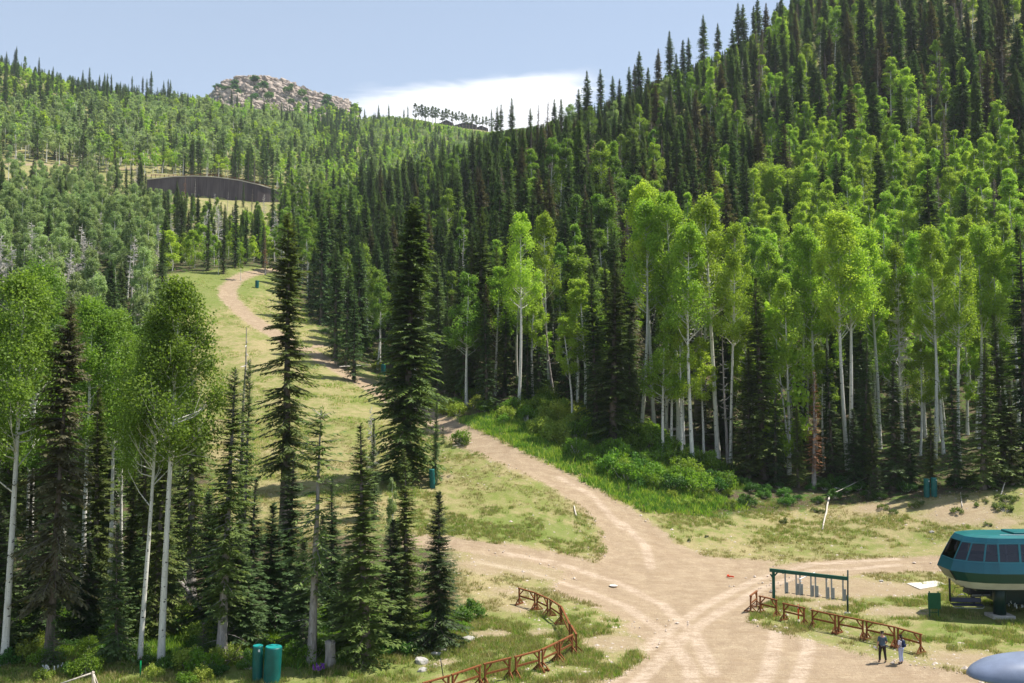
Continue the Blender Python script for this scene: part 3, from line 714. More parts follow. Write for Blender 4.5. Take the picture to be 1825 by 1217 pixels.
USED = {}
CATS = dict(fir='conifer_tree', aspen='aspen_tree', thicket='aspen_tree', snag='dead_tree', ridge='pine_tree')
def place_tree(kind, x, y, h, rz=None, var=None, label=None, group=None, wx=1., lean=(0, 0), name=None, cat=None):
    P_ = PROTO[kind]; var = (hash((round(x*10), round(y*10))) if var is None else var) % len(P_); p = P_[var]; s_ = h/p['H']
    rz = (x*12.9+y*7.7) % 6.283 if rz is None else rz
    if lean == (0, 0): lean = (math.sin(x*9.1+y*3.3)*.028, math.sin(x*5.7-y*7.9)*.028)
    nm = name or CATS[kind.split('_')[0]]
    o = empty(nm, (x, y, Z1(x, y)), rz, label, cat or nm.replace('_', ' '), group)
    if kind in ('fir_dead', 'fir_red'): o.name = 'dead_tree' if not name else name; o['category'] = 'dead tree'
    o.rotation_euler = (lean[0], lean[1], rz) if lean != (0, 0) else (0, 0, rz)
    if lean != (0, 0):   # tilt in world axes, after the turn about the trunk
        o.rotation_euler = (Matrix.Rotation(lean[1], 3, 'Y') @ Matrix.Rotation(lean[0], 3, 'X') @ Matrix.Rotation(rz, 3, 'Z')).to_euler()
    o.scale = (s_*wx, s_*wx, s_)
    c = link_mesh('branches' if kind.startswith('snag') else 'crown', p['crown'], o); t_ = link_mesh('trunk', p['trunk'], o)
    USED.setdefault((kind, var), (c, t_)); return o
def solve(px, ytop, h, dmin=62, dmax=1100):
    """distance at which a tree of height h, standing on the slope in this direction, has its top at ytop"""
    ds = np.exp(np.linspace(math.log(dmin), math.log(dmax), 1500)); a, b, c = ray(px, ytop)
    xs = a/b*ds; zt = HC + c/b*ds
    e = (Z(xs, ds)+h)-zt
    k = np.nonzero(e >= 0)[0]
    if len(k) == 0:
        e2 = np.where(ds > 150, e, -1e9); j = int(np.argmax(e2)); return float(xs[j]), float(ds[j]), h+min(-e2[j], .3*h)
    return float(xs[k[0]]), float(ds[k[0]]), h

TREES = []    # (kind, x, y, h, wx, label, group, lean)
def T(kind, px, ytop, d=None, h=None, wx=1., label=None, group=None, lean=(0, 0), base=None):
    """surveyed tree: direction px, top seen at ytop; distance d, or base row, or height h given"""
    if base is not None:
        g_ = G(px, base); d = g_.y
    if d is None:
        x, y, h = solve(px, ytop, h)
    else:
        a, b, c = ray(px, ytop); x = a/b*d; y = d; h = HC + c/b*d - Z1(x, y); h = max(2.5, h)
    TREES.append([kind, x, y, h, wx, label, group, lean])
# --- foreground left
T('aspen_near', 27, 495, d=55, label='leafy white-barked aspen with clean tall trunk left of the dark brown fir', lean=(0, .02))
T('aspen_near', -38, 520, d=56, label='white aspen trunk cut by the left edge of the picture', lean=(0, -.03))
T('aspen_near', 300, 505, d=55.5, label='right trunk of the twin white aspens above the green stake', lean=(0, .035))
T('aspen_near', 262, 560, d=55.8, wx=.8, label='left trunk of the twin white aspens above the green stake', lean=(0, .03))
T('aspen_near', 160, 540, d=66, wx=.95, label='smaller aspen behind the dark brown fir and left of the twin trunks')
T('aspen_near', 205, 560, d=68, wx=.9, label='slender aspen with pale trunk just behind the twin aspens')
T('aspen_near', 70, 470, d=78, wx=.9, label='green aspen crown rising behind the far left aspen')
T('fir_ragged', 103, 540, d=55.3, wx=.95, label='dark brown fir with thick bare lower trunk and dead twigs')
T('fir_thin', 350, 568, d=70, wx=1.25, label='thin tall fir with dark bare trunk between the twin aspens and the ski run')
T('fir_thin', 402, 655, d=55.6, wx=1.35, label='slim fir with grey trunk left of the two green padded posts')
T('fir_thin', 436, 640, d=66, wx=.85, label='narrow fir wrapped round a grey leaning snag beside the ski run')
T('snag_thin', 432, 583, d=66.5, label='grey broken snag pole rising above a narrow fir beside the ski run', lean=(0, .01))
T('fir_open', 515, 380, d=84, wx=1.3, label='tall open-branched fir standing in the middle of the ski run')
T('fir_young', 212, 940, d=55.5, wx=1.1, label='small dark fir with grey lower trunk left of the twin aspens')
T('fir_broken', 560, 722, d=55, wx=1.4, label='grey-trunked fir with a snapped top beside the tree stump', lean=(0, .035))
T('fir_near', 598, 850, d=63, wx=1.8, label='dark fir behind the snapped grey trunk')
T('fir_near', 515, 800, d=64, wx=2.0, label='shaggy green fir left of the snapped grey trunk')
T('fir_near', 655, 755, base=1183, wx=1.9, label='dark green fir, left of the three by the fence bend')
T('fir_near', 727, 800, d=60.5, wx=1.55, label='slim green fir, middle of the three by the fence bend')
T('fir_young', 783, 880, base=1152, wx=1.35, label='small cone-shaped fir, right of the three by the fence bend')
T('fir_young', 695, 930, d=60, wx=1.7, label='low fir filling the gap between the firs by the fence bend')
T('fir_big', 724, 358, d=101, wx=1.45, label='largest dense fir with drooping boughs standing beside the dirt road')
T('fir_young', 775, 715, d=99.5, wx=.6, label='tiny spindly fir at the right foot of the largest dense fir')
T('fir_young', 663, 755, d=88, wx=.8, label='short fir at the left foot of the largest dense fir')
T('aspen_pale', 700, 850, d=72, h=None, wx=.7, label='grey-green young aspen between the firs by the fence bend')
T('snag', 668, 720, d=92, wx=.6, label='grey leafless snag left of the largest dense fir')
for px, yt, d in [(15,760,66),(55,820,72),(140,800,68),(175,850,74),(235,830,72),(130,700,84),(30,650,90),(200,720,88),(290,840,76),(320,800,74),(380,880,62),(250,960,64),(75,940,58.5),(10,900,57),(300,930,66),(160,960,60)]:
    T('fir_near' if yt < 860 else 'fir_young', px, yt, d=d, wx=1.7, group='firs in the dark lower left wood')
for px, yt, d in [(170,700,72),(225,650,78),(120,640,92),(265,690,86),(60,600,86),(345,700,92),(8,560,80),(180,560,100)]:
    T('aspen_green', px, yt, d=d, group='aspens in the dark lower left wood')
for px, yt, d in [(450,850,60),(480,900,62),(425,930,58),(540,960,58),(620,980,57),(575,920,70)]:
    T('fir_near' if yt < 900 else 'fir_young', px, yt, d=d, wx=1.7, group='firs left of the fence bend')
# --- crest of the run and the wood behind it
for px, yt, h in [(295,340,17),(316,322,18),(330,355,16),(372,380,14),(400,385,14),(421,350,18),(440,375,14),(455,365,15),(487,320,22),(508,330,20),(470,395,12)]:
    T('fir', px, yt, h=h, group='firs behind the crest of the ski run')
for px, yt, h in [(365,365,14),(385,350,15),(460,360,14),(345,352,14),(430,440,8),(390,430,8)]:
    T('aspen_green', px, yt, h=h, group='aspens behind the crest of the ski run')
T('fir_red', 474, 398, h=13, label='rust-red dead fir at the crest of the ski run')
for px, yt, d in [(560,440,205),(577,455,200),(552,470,196),(600,432,165),(618,470,160),(632,520,150)]:
    T('fir', px, yt, d=d, wx=1.4, group='firs right of the crest of the ski run')
MID = [('fir',645,283),('fir',662,280),('fir_brown',678,297),('fir',695,297),('fir',710,300),('fir',721,280),('fir',735,280),('fir',771,242),('fir',789,248),('fir',807,290),('fir',842,235),('fir',855,238),('fir',873,242),('fir',904,259),
 ('fir',625,330),('fir',610,345),('fir',590,350),('fir',575,360),('fir',650,345),('fir',690,350),('fir',750,330),('fir',820,300),('fir',835,320),('fir_brown',860,300),('fir',890,310),
 ('fir',945,193),('fir_dead',957,186),('fir_dead',973,183),('fir',988,176),('fir',1000,176),('fir',1031,159),('fir',1046,126),('fir',1070,121),('fir',1092,135),('fir',1104,140),('fir',1121,119),('fir',1139,91),('fir_brown',1131,114),('fir',1155,120),('fir_brown',1173,86),('fir',1193,55),('fir',1205,95),('fir',1217,71),
 ('fir_dead',980,259),('fir',1066,242),('fir_dead',1104,255),('fir',1131,238),('fir_brown',1090,300),('fir',1010,290),('fir',930,300),('fir_brown',960,300),('fir_dead',1043,330),('fir',1145,330),('fir',1210,300),
 ('fir',1227,67),('fir',1253,26),('fir',1279,41),('fir',1315,5),('fir',1324,7),('fir',1305,52),('fir',1343,10),('fir',1350,-5),('fir_brown',1365,5),('fir',1395,28),('fir_dead',1419,7),('fir',1440,10),('fir',1470,-10),('fir',1505,-10),('fir_brown',1515,20),('fir_brown',1564,41),('fir',1602,28),('fir',1625,-10),('fir_brown',1664,0),('fir',1700,10),('fir',1743,-7),('fir_brown',1778,0),('fir',1809,35),('fir',1540,-20),('fir',1585,-20),
 ('fir',1426,107),('fir',1450,104),('fir',1459,128),('fir_dead',1381,155),('fir',1400,152),('fir_brown',1514,141),('fir',1554,145),('fir_dead',1498,197),('fir',1602,148),('fir_dead',1633,162),('fir',1635,90),('fir',1712,110),('fir_brown',1757,90),('fir_dead',1681,197),('fir',1571,252),('fir',1654,283),('fir_dead',1671,314),('fir_dead',1771,321),('fir',1315,152),('fir_brown',1350,214),('fir_brown',1395,224),('fir_dead',1410,250),
 ('fir_dead',1290,100),('fir_brown',1240,160),('fir_brown',1260,200),('fir_brown',1230,220),('fir',1310,230),('fir_brown',1270,280),('fir',1330,290),('fir_brown',1300,330),('fir_brown',1250,330)]
for i, (k, px, yt) in enumerate(MID):
    h = 26 if px < 1500 else 28
    if 1480 < px and yt < 60: h = 30
    if k == 'fir_dead': h = 21
    if px > 940 and yt < 200 and px < 1300: h = 25 - (i % 3)*2
    T(k, px, yt, h=h, wx=(1.2 if px < 1400 else 1.35))
T('fir_big', 1028, 215, h=30, wx=.9, label='broad bright green fir rising above the dark firs left of the bright aspens')
T('fir_big', 1736, 128, h=27, label='broad dark green fir with spreading boughs above the bright aspens at the right')
T('fir', 876, 193, h=20); T('fir', 886, 183, h=22); T('fir', 893, 183, h=22); T('fir', 912, 174, h=27)
ASP = [(1110,165,'aspen_pale'),(1187,135,'aspen_pale'),(1042,173,'aspen_pale'),(1019,182,'aspen_pale'),(1095,180,'aspen_pale'),(1166,252,'aspen'),(1170,318,'aspen'),(955,318,'aspen'),(1080,348,'aspen'),(1412,117,'aspen'),(1390,130,'aspen'),(1364,141,'aspen'),(1481,114,'aspen'),(1465,140,'aspen'),(1529,152,'aspen'),(1571,176,'aspen'),(1433,179,'aspen'),(1453,238,'aspen'),(1526,224,'aspen'),(1671,197,'aspen'),(1771,183,'aspen'),(1795,215,'aspen'),(1730,266,'aspen'),(1553,245,'aspen'),(1590,225,'aspen'),(1288,186,'aspen_green'),(1491,269,'aspen'),(1809,242,'aspen'),(1357,293,'aspen_wide'),(1384,300,'aspen_wide'),(1429,300,'aspen_wide'),
 (1515,366,'aspen'),(1553,355,'aspen'),(1609,373,'aspen'),(1709,383,'aspen'),(1226,345,'aspen'),(1274,304,'aspen'),(1285,345,'aspen'),(1640,330,'aspen'),(1690,300,'aspen'),(1760,300,'aspen'),(1800,320,'aspen'),(1600,290,'aspen'),(1540,290,'aspen'),(1470,330,'aspen'),(1500,200,'aspen'),(1620,240,'aspen'),(1700,235,'aspen'),(1740,345,'aspen'),(1575,340,'aspen')]
for px, yt, k in ASP: T(k, px, yt, h=(17 if k == 'aspen_wide' else 20 if yt > 200 else 17), wx=1.35)
# front row on the right bank: trunks seen to the ground
ROW = [(924,380,730,1.,'bright aspen with a long white trunk, left of the pair above the road bend'),(978,375,700,.9,'bright aspen with a straight white trunk, right of the pair above the road bend'),
 (1140,352,770,1.,None),(1162,320,765,1.,None),(1183,345,772,.9,None),(1205,342,786,1.,None),(1214,400,800,.9,None),(1230,392,832,1.,None),(1252,400,770,.9,None),(1274,345,814,1.1,None),(1297,400,830,.8,None),(1325,480,790,.9,None),(1300,450,760,.8,None),
 (1402,500,845,1.,'low leafy aspen with foliage almost to the ground beside the rust-red fir'),(1447,420,800,1.,None),(1502,370,838,1.,None),(1509,372,836,1.,None),(1470,420,790,1.,None),(1560,400,800,1.,None),(1600,430,790,.9,None),(1657,400,820,.9,None),(1672,430,810,.9,None),(1640,410,780,1.,None),(1700,420,830,.9,None),(1735,400,800,1.,None),(1770,420,800,1.,None),(1805,430,800,1.,None),(1520,430,770,1.,None),(1580,470,760,.8,None),(1420,400,790,1.,None),(1380,430,780,1.,None),(1350,500,800,.8,None)]
for px, yt, by, wx, lb in ROW:
    T('aspen_row' if by < 842 and yt < 460 else 'aspen', px, yt, base=by, wx=wx, label=lb, group=None if lb else 'white-trunked aspens along the front of the right bank')
T('aspen_young', 1400, 545, base=846, wx=.85, label='low dense aspen growth round the leafy aspen beside the rust-red fir')
for px, yt, by, wx, k, lb in [(1090,466,795,1.35,'fir_near','brown-barked broad fir, left end of the white aspen trunks'),(1357,493,852,1.2,'fir_near','narrow dark fir between the white aspen trunks and the leafy aspen'),(1447,660,872,1.2,'fir_red','rust-red half-dead fir at the edge of the right bank'),
    (1588,640,872,1.5,'fir_near','broad dark fir at the forest edge left of the two green padded posts'),(1745,600,872,1.35,'fir_near','broad brown-green fir right of the two green padded posts'),(1700,640,868,1.3,'fir_near',None),(1620,690,870,1.3,'fir_near',None),(1657,720,866,1.2,'fir_near',None),(1555,700,868,1.2,'fir_near',None),(1782,560,862,1.2,'fir_near',None),(1820,400,850,1.1,'fir_near','tall dark fir at the right edge of the picture'),
    (1045,365,660,1.,'fir_near','sparse brown fir with visible trunk left of the broad fir'),(855,370,690,1.1,'fir_near',None),(835,420,700,1.1,'fir_near',None),(815,450,705,1.,'fir_near',None),(880,440,700,1.,'fir_near',None),(900,520,705,1.1,'fir_near',None),(940,560,720,1.1,'fir_near',None),(960,520,710,1.,'fir_near',None),(1010,430,690,1.,'fir_near',None),(1035,520,720,1.1,'fir_near',None),(1330,620,850,1.3,'fir_near',None),(1290,600,800,1.1,'fir_near',None),(1250,640,790,1.,'fir_near',None),(1380,700,866,1.3,'fir_near',None),(1420,720,868,1.1,'fir_near',None),(1480,620,850,1.,'fir_near',None),(1535,600,850,1.1,'fir_near',None),(1520,730,866,1.1,'fir_young',None),(1120,560,760,1.1,'fir_near',None),(1065,600,760,1.1,'fir_near',None),(795,520,700,1.,'fir_near',None),(1800,700,864,1.1,'fir_near',None)]:
    T(k, px, yt, base=by, wx=wx*1.3, label=lb, group=None if lb else 'dark firs along the front of the right bank')
T('snag_thin', 987, 480, base=712, label='leaning dead trunk beside the bright aspens above the road bend', lean=(0, -.12))
T('snag_thin', 1131, 520, base=735, label='leaning dead pole crossing the white aspen trunks', lean=(0, .2))
T('snag_thin', 1293, 560, base=828, label='bare grey dead pole at the right end of the white aspen trunks')
T('snag', 1600, 500, base=800, wx=.8, label='bleached bare-branched snag within the right aspens')
T('snag', 1327, 105, h=17, label='bleached forked snag near the upper right skyline')
T('snag_thin', 821, 400, base=600, label='tall bare pole at the edge of the light grass patch')
T('snag_thin', 1245, 395, d=130, label='grey lichened snag behind the white aspen trunks', wx=2)
for px, yt in [(50,412),(28,432),(72,455),(148,398),(95,425),(118,440),(6,415),(160,430),(60,395),(135,420)]:
    T('snag', px, yt, h=17, wx=1.2, group='bleached snags among the pale aspens on the left slope')
# trees standing in front of the wall
for px, yt, h, k in [(328,312,16,'fir_red'),(348,318,12,'snag_thin'),(434,325,12,'fir'),(449,336,11,'fir_dead'),(405,340,11,'snag_thin'),(384,345,11,'snag'),(260,305,13,'fir'),(420,352,11,'fir'),(470,345,12,'snag'),(36,300,17,'fir'),(64,290,16,'fir_brown'),(60,285,20,'fir_brown'),(120,290,15,'fir'),(103,270,15,'fir_red'),(160,270,15,'fir_dead'),(205,262,18,'fir_brown'),(235,290,14,'fir'),(100,300,12,'fir_dead'),(75,300,12,'fir_dead'),(140,292,12,'fir_dead'),(190,285,12,'snag_thin')]:
    T(k, px, yt, h=h)
T('fir_dead', 454, 268, d=462, label='grey dead fir above the right end of the dark retaining wall')
for px, yt, d in [(345,250,462),(330,235,466),(292,245,470),(420,255,466),(500,305,440),(520,300,444),(310,240,480),(476,262,462)]:
    T('fir', px, yt, d=d)
# upper left skyline, mixed
SK = [('fir',27,88,20),('fir',30,82,22),('fir',12,92,20),('aspen_green',45,100,15),('fir',70,102,20),('fir',95,118,18),('fir',148,122,16),('fir',160,120,26),('fir',178,122,16),('fir',187,118,18),('fir',192,120,18),('fir',199,122,18),('fir',236,124,18),('fir',255,122,18),('fir',270,125,22),('fir',292,140,16),('fir',300,140,22),('fir',215,145,22),('fir',192,140,28),('fir',262,140,28),('fir',304,142,26),('fir',335,165,20),('fir',413,160,18),('fir',423,162,18),('fir',448,170,24),('fir',471,180,24),('fir_red',389,175,18),('fir_brown',396,180,20),('fir',355,172,22),('fir',436,185,20),('fir',486,195,20),('fir',502,185,26),('fir',512,190,26),('fir',521,195,22),('fir',550,152,22),('fir',606,180,20),('fir',626,182,22),('fir',650,175,16),('fir',675,165,20),('fir',693,170,20),('fir',720,188,16),('fir',727,186,18),('fir',584,196,22),('fir',592,200,22)]
for k, px, yt, h in SK: T(k, px, yt, h=h)
for i in range(38):
    T('ridge_pine', 741+i*3.6+(i*37 % 5), 187+i*.66+(i*53 % 7)-3, d=905+(i*29 % 30), group='row of tall bare-stemmed pines on the far ridge')

gk = np.random.default_rng(91)
for i in range(46):
    px = gk.uniform(352, 650); yt = np.interp(px, [352, 420, 500, 600, 650], [172, 178, 186, 196, 190]) + gk.uniform(-10, 12)
    T('fir_far' if gk.uniform() < .45 else 'aspen_far', px, yt, d=gk.uniform(860, 920), wx=1.2)
# --- infill: the rest of the forest
rng = np.random.default_rng(7)
SKYX = [-200, 0, 60, 150, 300, 360, 420, 600, 640, 700, 740, 870, 950, 1020, 1100, 1200, 1300, 1380, 1400, 2400]
SKYY = [70, 98, 118, 140, 158, 172, 192, 205, 196, 205, 212, 236, 225, 205, 170, 130, 85, 40, -500, -500]
hx = np.array([t_[1] for t_ in TREES]); hy = np.array([t_[2] for t_ in TREES])
def grid(d0, d1, s_, u0=-.66, u1=.68):
    out = []
    y = d0
    while y < d1:
        xs = np.arange(u0*y, u1*y, s_)
        out.append(np.stack([xs+rng.uniform(-.42, .42, len(xs))*s_, y+rng.uniform(-.42, .42, len(xs))*s_], 1)); y += s_
    return np.concatenate(out)
pts = np.concatenate([grid(62, 130, 4.6), grid(130, 260, 5.1), grid(260, 430, 6.8), grid(462, 1010, 7.6, -.62, .1)])
x_, y_ = pts.T; z_ = Z(x_, y_); ppx, ppy = project(x_, y_, z_)
so_ = sdf_poly(pts, OPEN); so2 = sdf_poly(pts, RUN2)
nn = vnoise(x_/22, y_/22, 77); n2 = vnoise(x_/9, y_/9, 78); n3_ = rng.uniform(0, 1, len(pts)); n4_ = rng.uniform(0, 1, len(pts))
vis_top = {}
for i in range(len(pts)):
    x, y, px, py = x_[i], y_[i], ppx[i], ppy[i]
    if y < 260 and (so_[i] > -2.2): continue
    if y < 230 and so2[i] > 0: continue
    if px < -150 or px > 1990: continue
    if y < 96 and px > 300: continue
    if y < 115 and 600 < px < 830: continue
    if 425 < y < 462 and 200 < px < 540: continue
    if y < 430 and 350 < px < 500 and 355 < py < 405 and y > 300: continue
    if y < 120 and n3_[i] < .35 and px > 800: continue
    if px > 600 and y > 430 and py > 420: continue
    if np.min((hx-x)**2+(hy-y)**2) < (2.0 if y < 200 else 6): continue
    if px > 800 and y < 112: continue
    if 880 < px < 1010 and y < 128: continue
    # slope character
    r_ = n3_[i]
    if y < 430 and px < 560:                                   # left slope: pale aspens
        lowleft = y < 110
        pc = .3 if not lowleft else .7
        if 170 < px < 345 and y < 190: pc = .7
        if y > 260: pc = .45
        if r_ < pc: k = 'fir' if y > 100 else 'fir_near'; h = 9+9*n4_[i]
        elif r_ > .90: k = 'snag'; h = 11+4*n4_[i]
        elif 215 < y < 335 and 280 < px < 500: k = 'aspen_young'; h = 6+4*n4_[i]
        else: k = 'aspen_pale' if px < 300 and y > 120 else 'aspen_green'; h = 13+6*n4_[i]
        if y > 330 and px < 240 and nn[i] < .6: continue
    elif y < 430 and px < 880:
        pc = .85
        k = 'fir' if r_ < .8 else ('fir_brown' if r_ < .86 else 'aspen_green'); h = 15+8*n4_[i]
        if px < 640 and y > 200 and nn[i] > .5: k = 'aspen_green'; h = 15
        if 815 < px < 850 and 390 < py < 480: continue
    elif y < 430:                                              # right slope
        bright = (px > 1330 and y < 235) or (px > 1130 and y < 125) or (nn[i] > .70)
        yb = np.interp(px, [1300, 1380, 1480, 1600, 1825], [150, 255, 260, 232, 200])
        if px > 1300 and y < yb: bright = nn[i] < .84
        if bright and y < max(yb, 200):
            k = 'aspen' if r_ < .9 else 'fir'; h = 14+5*n4_[i] if k == 'aspen' else 14+8*n4_[i]
        else:
            k = 'fir' if r_ < .62 else ('fir_brown' if r_ < .74 else ('fir_dead' if r_ < .82 else 'aspen' if px > 1250 else 'aspen_green')); h = 12+13*n4_[i]
    else:                                                      # far hills
        up = px < 640 and py < 215 or (px < 640 and nn[i] > .55)
        band = 205 < py < 300 and px < 700
        if r_ < .16 + .22*(n2[i] > .55): k = 'fir_far'; h = 13+11*n4_[i]
        elif band and px < 560: k = 'aspen_far_pale' if r_ < .85 else 'aspen_far'; h = 14+5*n4_[i]
        elif y > 560 and px < 640: k = 'thicket_far'; h = 6+4*n4_[i]
        else: k = 'aspen_far' if n4_[i] < .75 else 'aspen_far_pale'; h = 10+5*n4_[i]
        if y > 820 and 360 < px < 660 and py < 215: continue
        if y > 870 and 740 < px < 880: h = min(h, 10); k = 'thicket_far' if r_ > .3 else 'fir_far'
    lim = np.interp(px, SKYX, SKYY)
    tx, ty = project(x, y, z_[i]+h)
    if ty < lim:
        h2 = h*(py-lim)/(py-ty)
        if h2 < 4: continue
        h = h2
    if 255 < px < 500 and y < 430:
        tx, ty = project(x, y, z_[i]+h)
        cap = np.interp(px, [255, 300, 380, 405, 500], [332, 338, 350, 368, 368])
        if ty < cap:
            h = h*(py-cap)/(py-ty)
            if h < 4: continue
    TREES.append([k, x, y, h, 1.1 if k == 'aspen_pale' else 1.35 if k.startswith('aspen') else 1.3 if k.startswith('fir') else 1.1, None, None, (0, 0)])
print('trees total', len(TREES))

# --- the ones that show largest are trees of their own; the rest of each kind is one mass
def fam(k): return 'fir' if k.startswith('fir') and k not in ('fir_dead', 'fir_red') else 'dead' if k in ('fir_dead', 'fir_red') or k.startswith('snag') else 'pine' if k == 'ridge_pine' else 'aspen'
def column(px):
    for x, n in ((150, 'above the far left aspen'), (300, 'above the twin aspens'), (430, 'above the ski run bend'), (560, 'behind the open-branched fir'), (680, 'left of the big fir'), (880, 'right of the big fir'), (1050, 'above the bright aspen pair'), (1240, 'above the white aspen trunks'), (1420, 'above the leafy low aspen'), (1580, 'above the gate frame'), (1710, 'above the padded posts')):
        if px < x: return n
    return 'above the lift cabin'
def region(px, py, y):
    if y > 430: return 'on the far hillside', column(px)
    if px < 560 and y < 110: return 'in the left wood', column(px).replace('above', 'near').replace('behind', 'near')
    if y < 118: return 'at the forest edge', column(px)
    if y < 145: return 'low on the slope', column(px)
    if y < 180: return 'mid-slope', column(px)
    if y < 235: return 'high on the slope', column(px)
    return 'near the skyline' if py < 420 else 'behind the slope crest', column(px)
KD = dict(fir='dark green fir', fir_near='dark green fir', fir_young='short young fir', fir_brown='brownish thin fir', fir_dead='grey-brown dead fir', fir_red='rust-red dead fir', aspen='bright green aspen', aspen_green='deep green aspen', aspen_wide='wide bright green aspen', aspen_row='white-trunked bright aspen', aspen_pale='pale grey-green aspen', aspen_near='leafy green aspen', aspen_young='low young aspen', aspen_far='round green aspen', aspen_far_pale='pale aspen', thicket_far='low green aspen', fir_far='small distant fir', snag='bleached leafless snag', snag_thin='thin bare dead pole', ridge_pine='tall bare-stemmed pine', fir_big='broad fir', fir_thin='thin fir', fir_open='open fir', fir_ragged='ragged fir', fir_broken='broken fir')
LOD = dict(fir='fir_far', fir_brown='fir_far', aspen='aspen_far', aspen_green='aspen_far', aspen_pale='aspen_far_pale')
byfam = {}
for t_ in TREES: byfam.setdefault(fam(t_[0]), []).append(t_)
LIM = dict(fir=292, aspen=292, dead=200, pine=40)
STUFF = []; AUTO = []
for f_, L in byfam.items():
    def score(t_):
        px, py = project(t_[1], t_[2], Z1(t_[1], t_[2]))
        return (t_[5] is not None)*1e6 + t_[3]/t_[2]*(1.0 if -20 < px < 1850 else .2)
    L.sort(key=score, reverse=True)
    for i, t_ in enumerate(L):
        k, x, y, h, wx, lb, gr, ln = t_
        if i < LIM[f_]:
            px, py = project(x, y, Z1(x, y))
            named = lb is not None
            if not named:
                zn, cl = region(px, py, y); sz = '' if f_ in ('dead', 'pine') or k == 'fir_young' else ('tall ' if h > 19 else 'shorter ')
                lb = sz + KD[k] + ' ' + zn + ' ' + cl if k != 'ridge_pine' else 'tall bare-stemmed pine on the far ridge before the dark lodge'
                gr = KD[k]+'s ' + zn
            o = place_tree(k, x, y, h, None, int(x*31+y*17) % 97, lb, gr, wx, ln)
            if not named: AUTO.append((px, o))
        else: STUFF.append(t_)
print('individual', sum(min(len(L), LIM[f]) for f, L in byfam.items()), 'mass', len(STUFF))
for k in set(t_[0] for t_ in STUFF): print(k, sum(1 for t_ in STUFF if t_[0] == k))

def scatter(name, items, label, cat, kinds):
    """one object: points carrying instances of the tree shapes (geometry nodes)"""
    items = [t_ for t_ in items if t_[0] in kinds]
    if not items: return
    me = bpy.data.meshes.new(name); n = len(items)
    P = np.array([[t_[1], t_[2], Z1(t_[1], t_[2])] for t_ in items], np.float32)
    me.vertices.add(n); me.vertices.foreach_set('co', P.ravel())
    keys = []; var = np.zeros(n, np.int32); sc = np.zeros((n, 3), np.float32); ro = np.zeros((n, 3), np.float32)
    for i, t_ in enumerate(items):
        v = int(t_[1]*31+t_[2]*17) % len(PROTO[t_[0]]); key = (t_[0], v)
        if key not in keys: keys.append(key)
        var[i] = keys.index(key); s_ = t_[3]/PROTO[t_[0]][v]['H']; sc[i] = (s_*t_[4], s_*t_[4], s_); ro[i, 2] = (t_[1]*12.9+t_[2]*7.7) % 6.283
    a = me.attributes.new('var', 'INT', 'POINT'); a.data.foreach_set('value', var)
    a = me.attributes.new('scl', 'FLOAT_VECTOR', 'POINT'); a.data.foreach_set('vector', sc.ravel())
    a = me.attributes.new('rot', 'FLOAT_VECTOR', 'POINT'); a.data.foreach_set('vector', ro.ravel())
    o = link_mesh(name, me); tag(o, label, cat, None, 'stuff')
    ng = bpy.data.node_groups.new(name+'_nodes', 'GeometryNodeTree'); ng.interface.new_socket('Geometry', in_out='INPUT', socket_type='NodeSocketGeometry'); ng.interface.new_socket('Geometry', in_out='OUTPUT', socket_type='NodeSocketGeometry')
    t = NT(ng); gi = t.new('NodeGroupInput'); go = t.new('NodeGroupOutput'); jn = t.new('GeometryNodeJoinGeometry')
    def named(nm, dt):
        q = t.new('GeometryNodeInputNamedAttribute', data_type=dt); q.inputs['Name'].default_value = nm; return [s_ for s_ in q.outputs if s_.enabled and s_.name == 'Attribute'][0]
    av, asc, aro = named('var', 'INT'), named('scl', 'FLOAT_VECTOR'), named('rot', 'FLOAT_VECTOR')
    for i, key in enumerate(keys):
        if key not in USED:       # every shape stands somewhere as a tree of its own
            t_ = next(q for q in items if (q[0], int(q[1]*31+q[2]*17) % len(PROTO[q[0]])) == key)
            j = items.index(t_); var[j] = -1
            px, py = project(t_[1], t_[2], Z1(t_[1], t_[2])); zn, cl = region(px, py, t_[2])
            AUTO.append((px, place_tree(t_[0], t_[1], t_[2], t_[3], None, key[1], KD[t_[0]]+' '+zn+' '+cl, KD[t_[0]]+'s '+zn, t_[4])))
        cm = t.new('FunctionNodeCompare', data_type='INT', operation='EQUAL')
        ins = [s_ for s_ in cm.inputs if s_.enabled]; t.link(av, ins[0]); ins[1].default_value = i
        for src in USED[key]:
            oi = t.new('GeometryNodeObjectInfo', transform_space='ORIGINAL'); oi.inputs['Object'].default_value = src
            ip = t.new('GeometryNodeInstanceOnPoints'); t.link(gi.outputs[0], ip.inputs['Points']); t.link(cm.outputs[0], ip.inputs['Selection'])
            t.link(oi.outputs['Geometry'], ip.inputs['Instance']); t.link(aro, ip.inputs['Rotation']); t.link(asc, ip.inputs['Scale'])
            t.link(ip.outputs[0], jn.inputs[0])
    me.attributes['var'].data.foreach_set('value', var)
    t.link(jn.outputs[0], go.inputs[0]); md = o.modifiers.new('nodes', 'NODES'); md.node_group = ng
allk = set(PROTO)
scatter('conifer_forest', STUFF, 'remaining dark conifers massed over the slopes', 'forest', {k for k in allk if fam(k) == 'fir'})
scatter('aspen_forest', STUFF, 'remaining green aspens massed over the slopes', 'forest', {k for k in allk if fam(k) == 'aspen'})
scatter('dead_tree_forest', STUFF, 'remaining dead trees scattered over the slopes', 'dead trees', {k for k in allk if fam(k) == 'dead'})

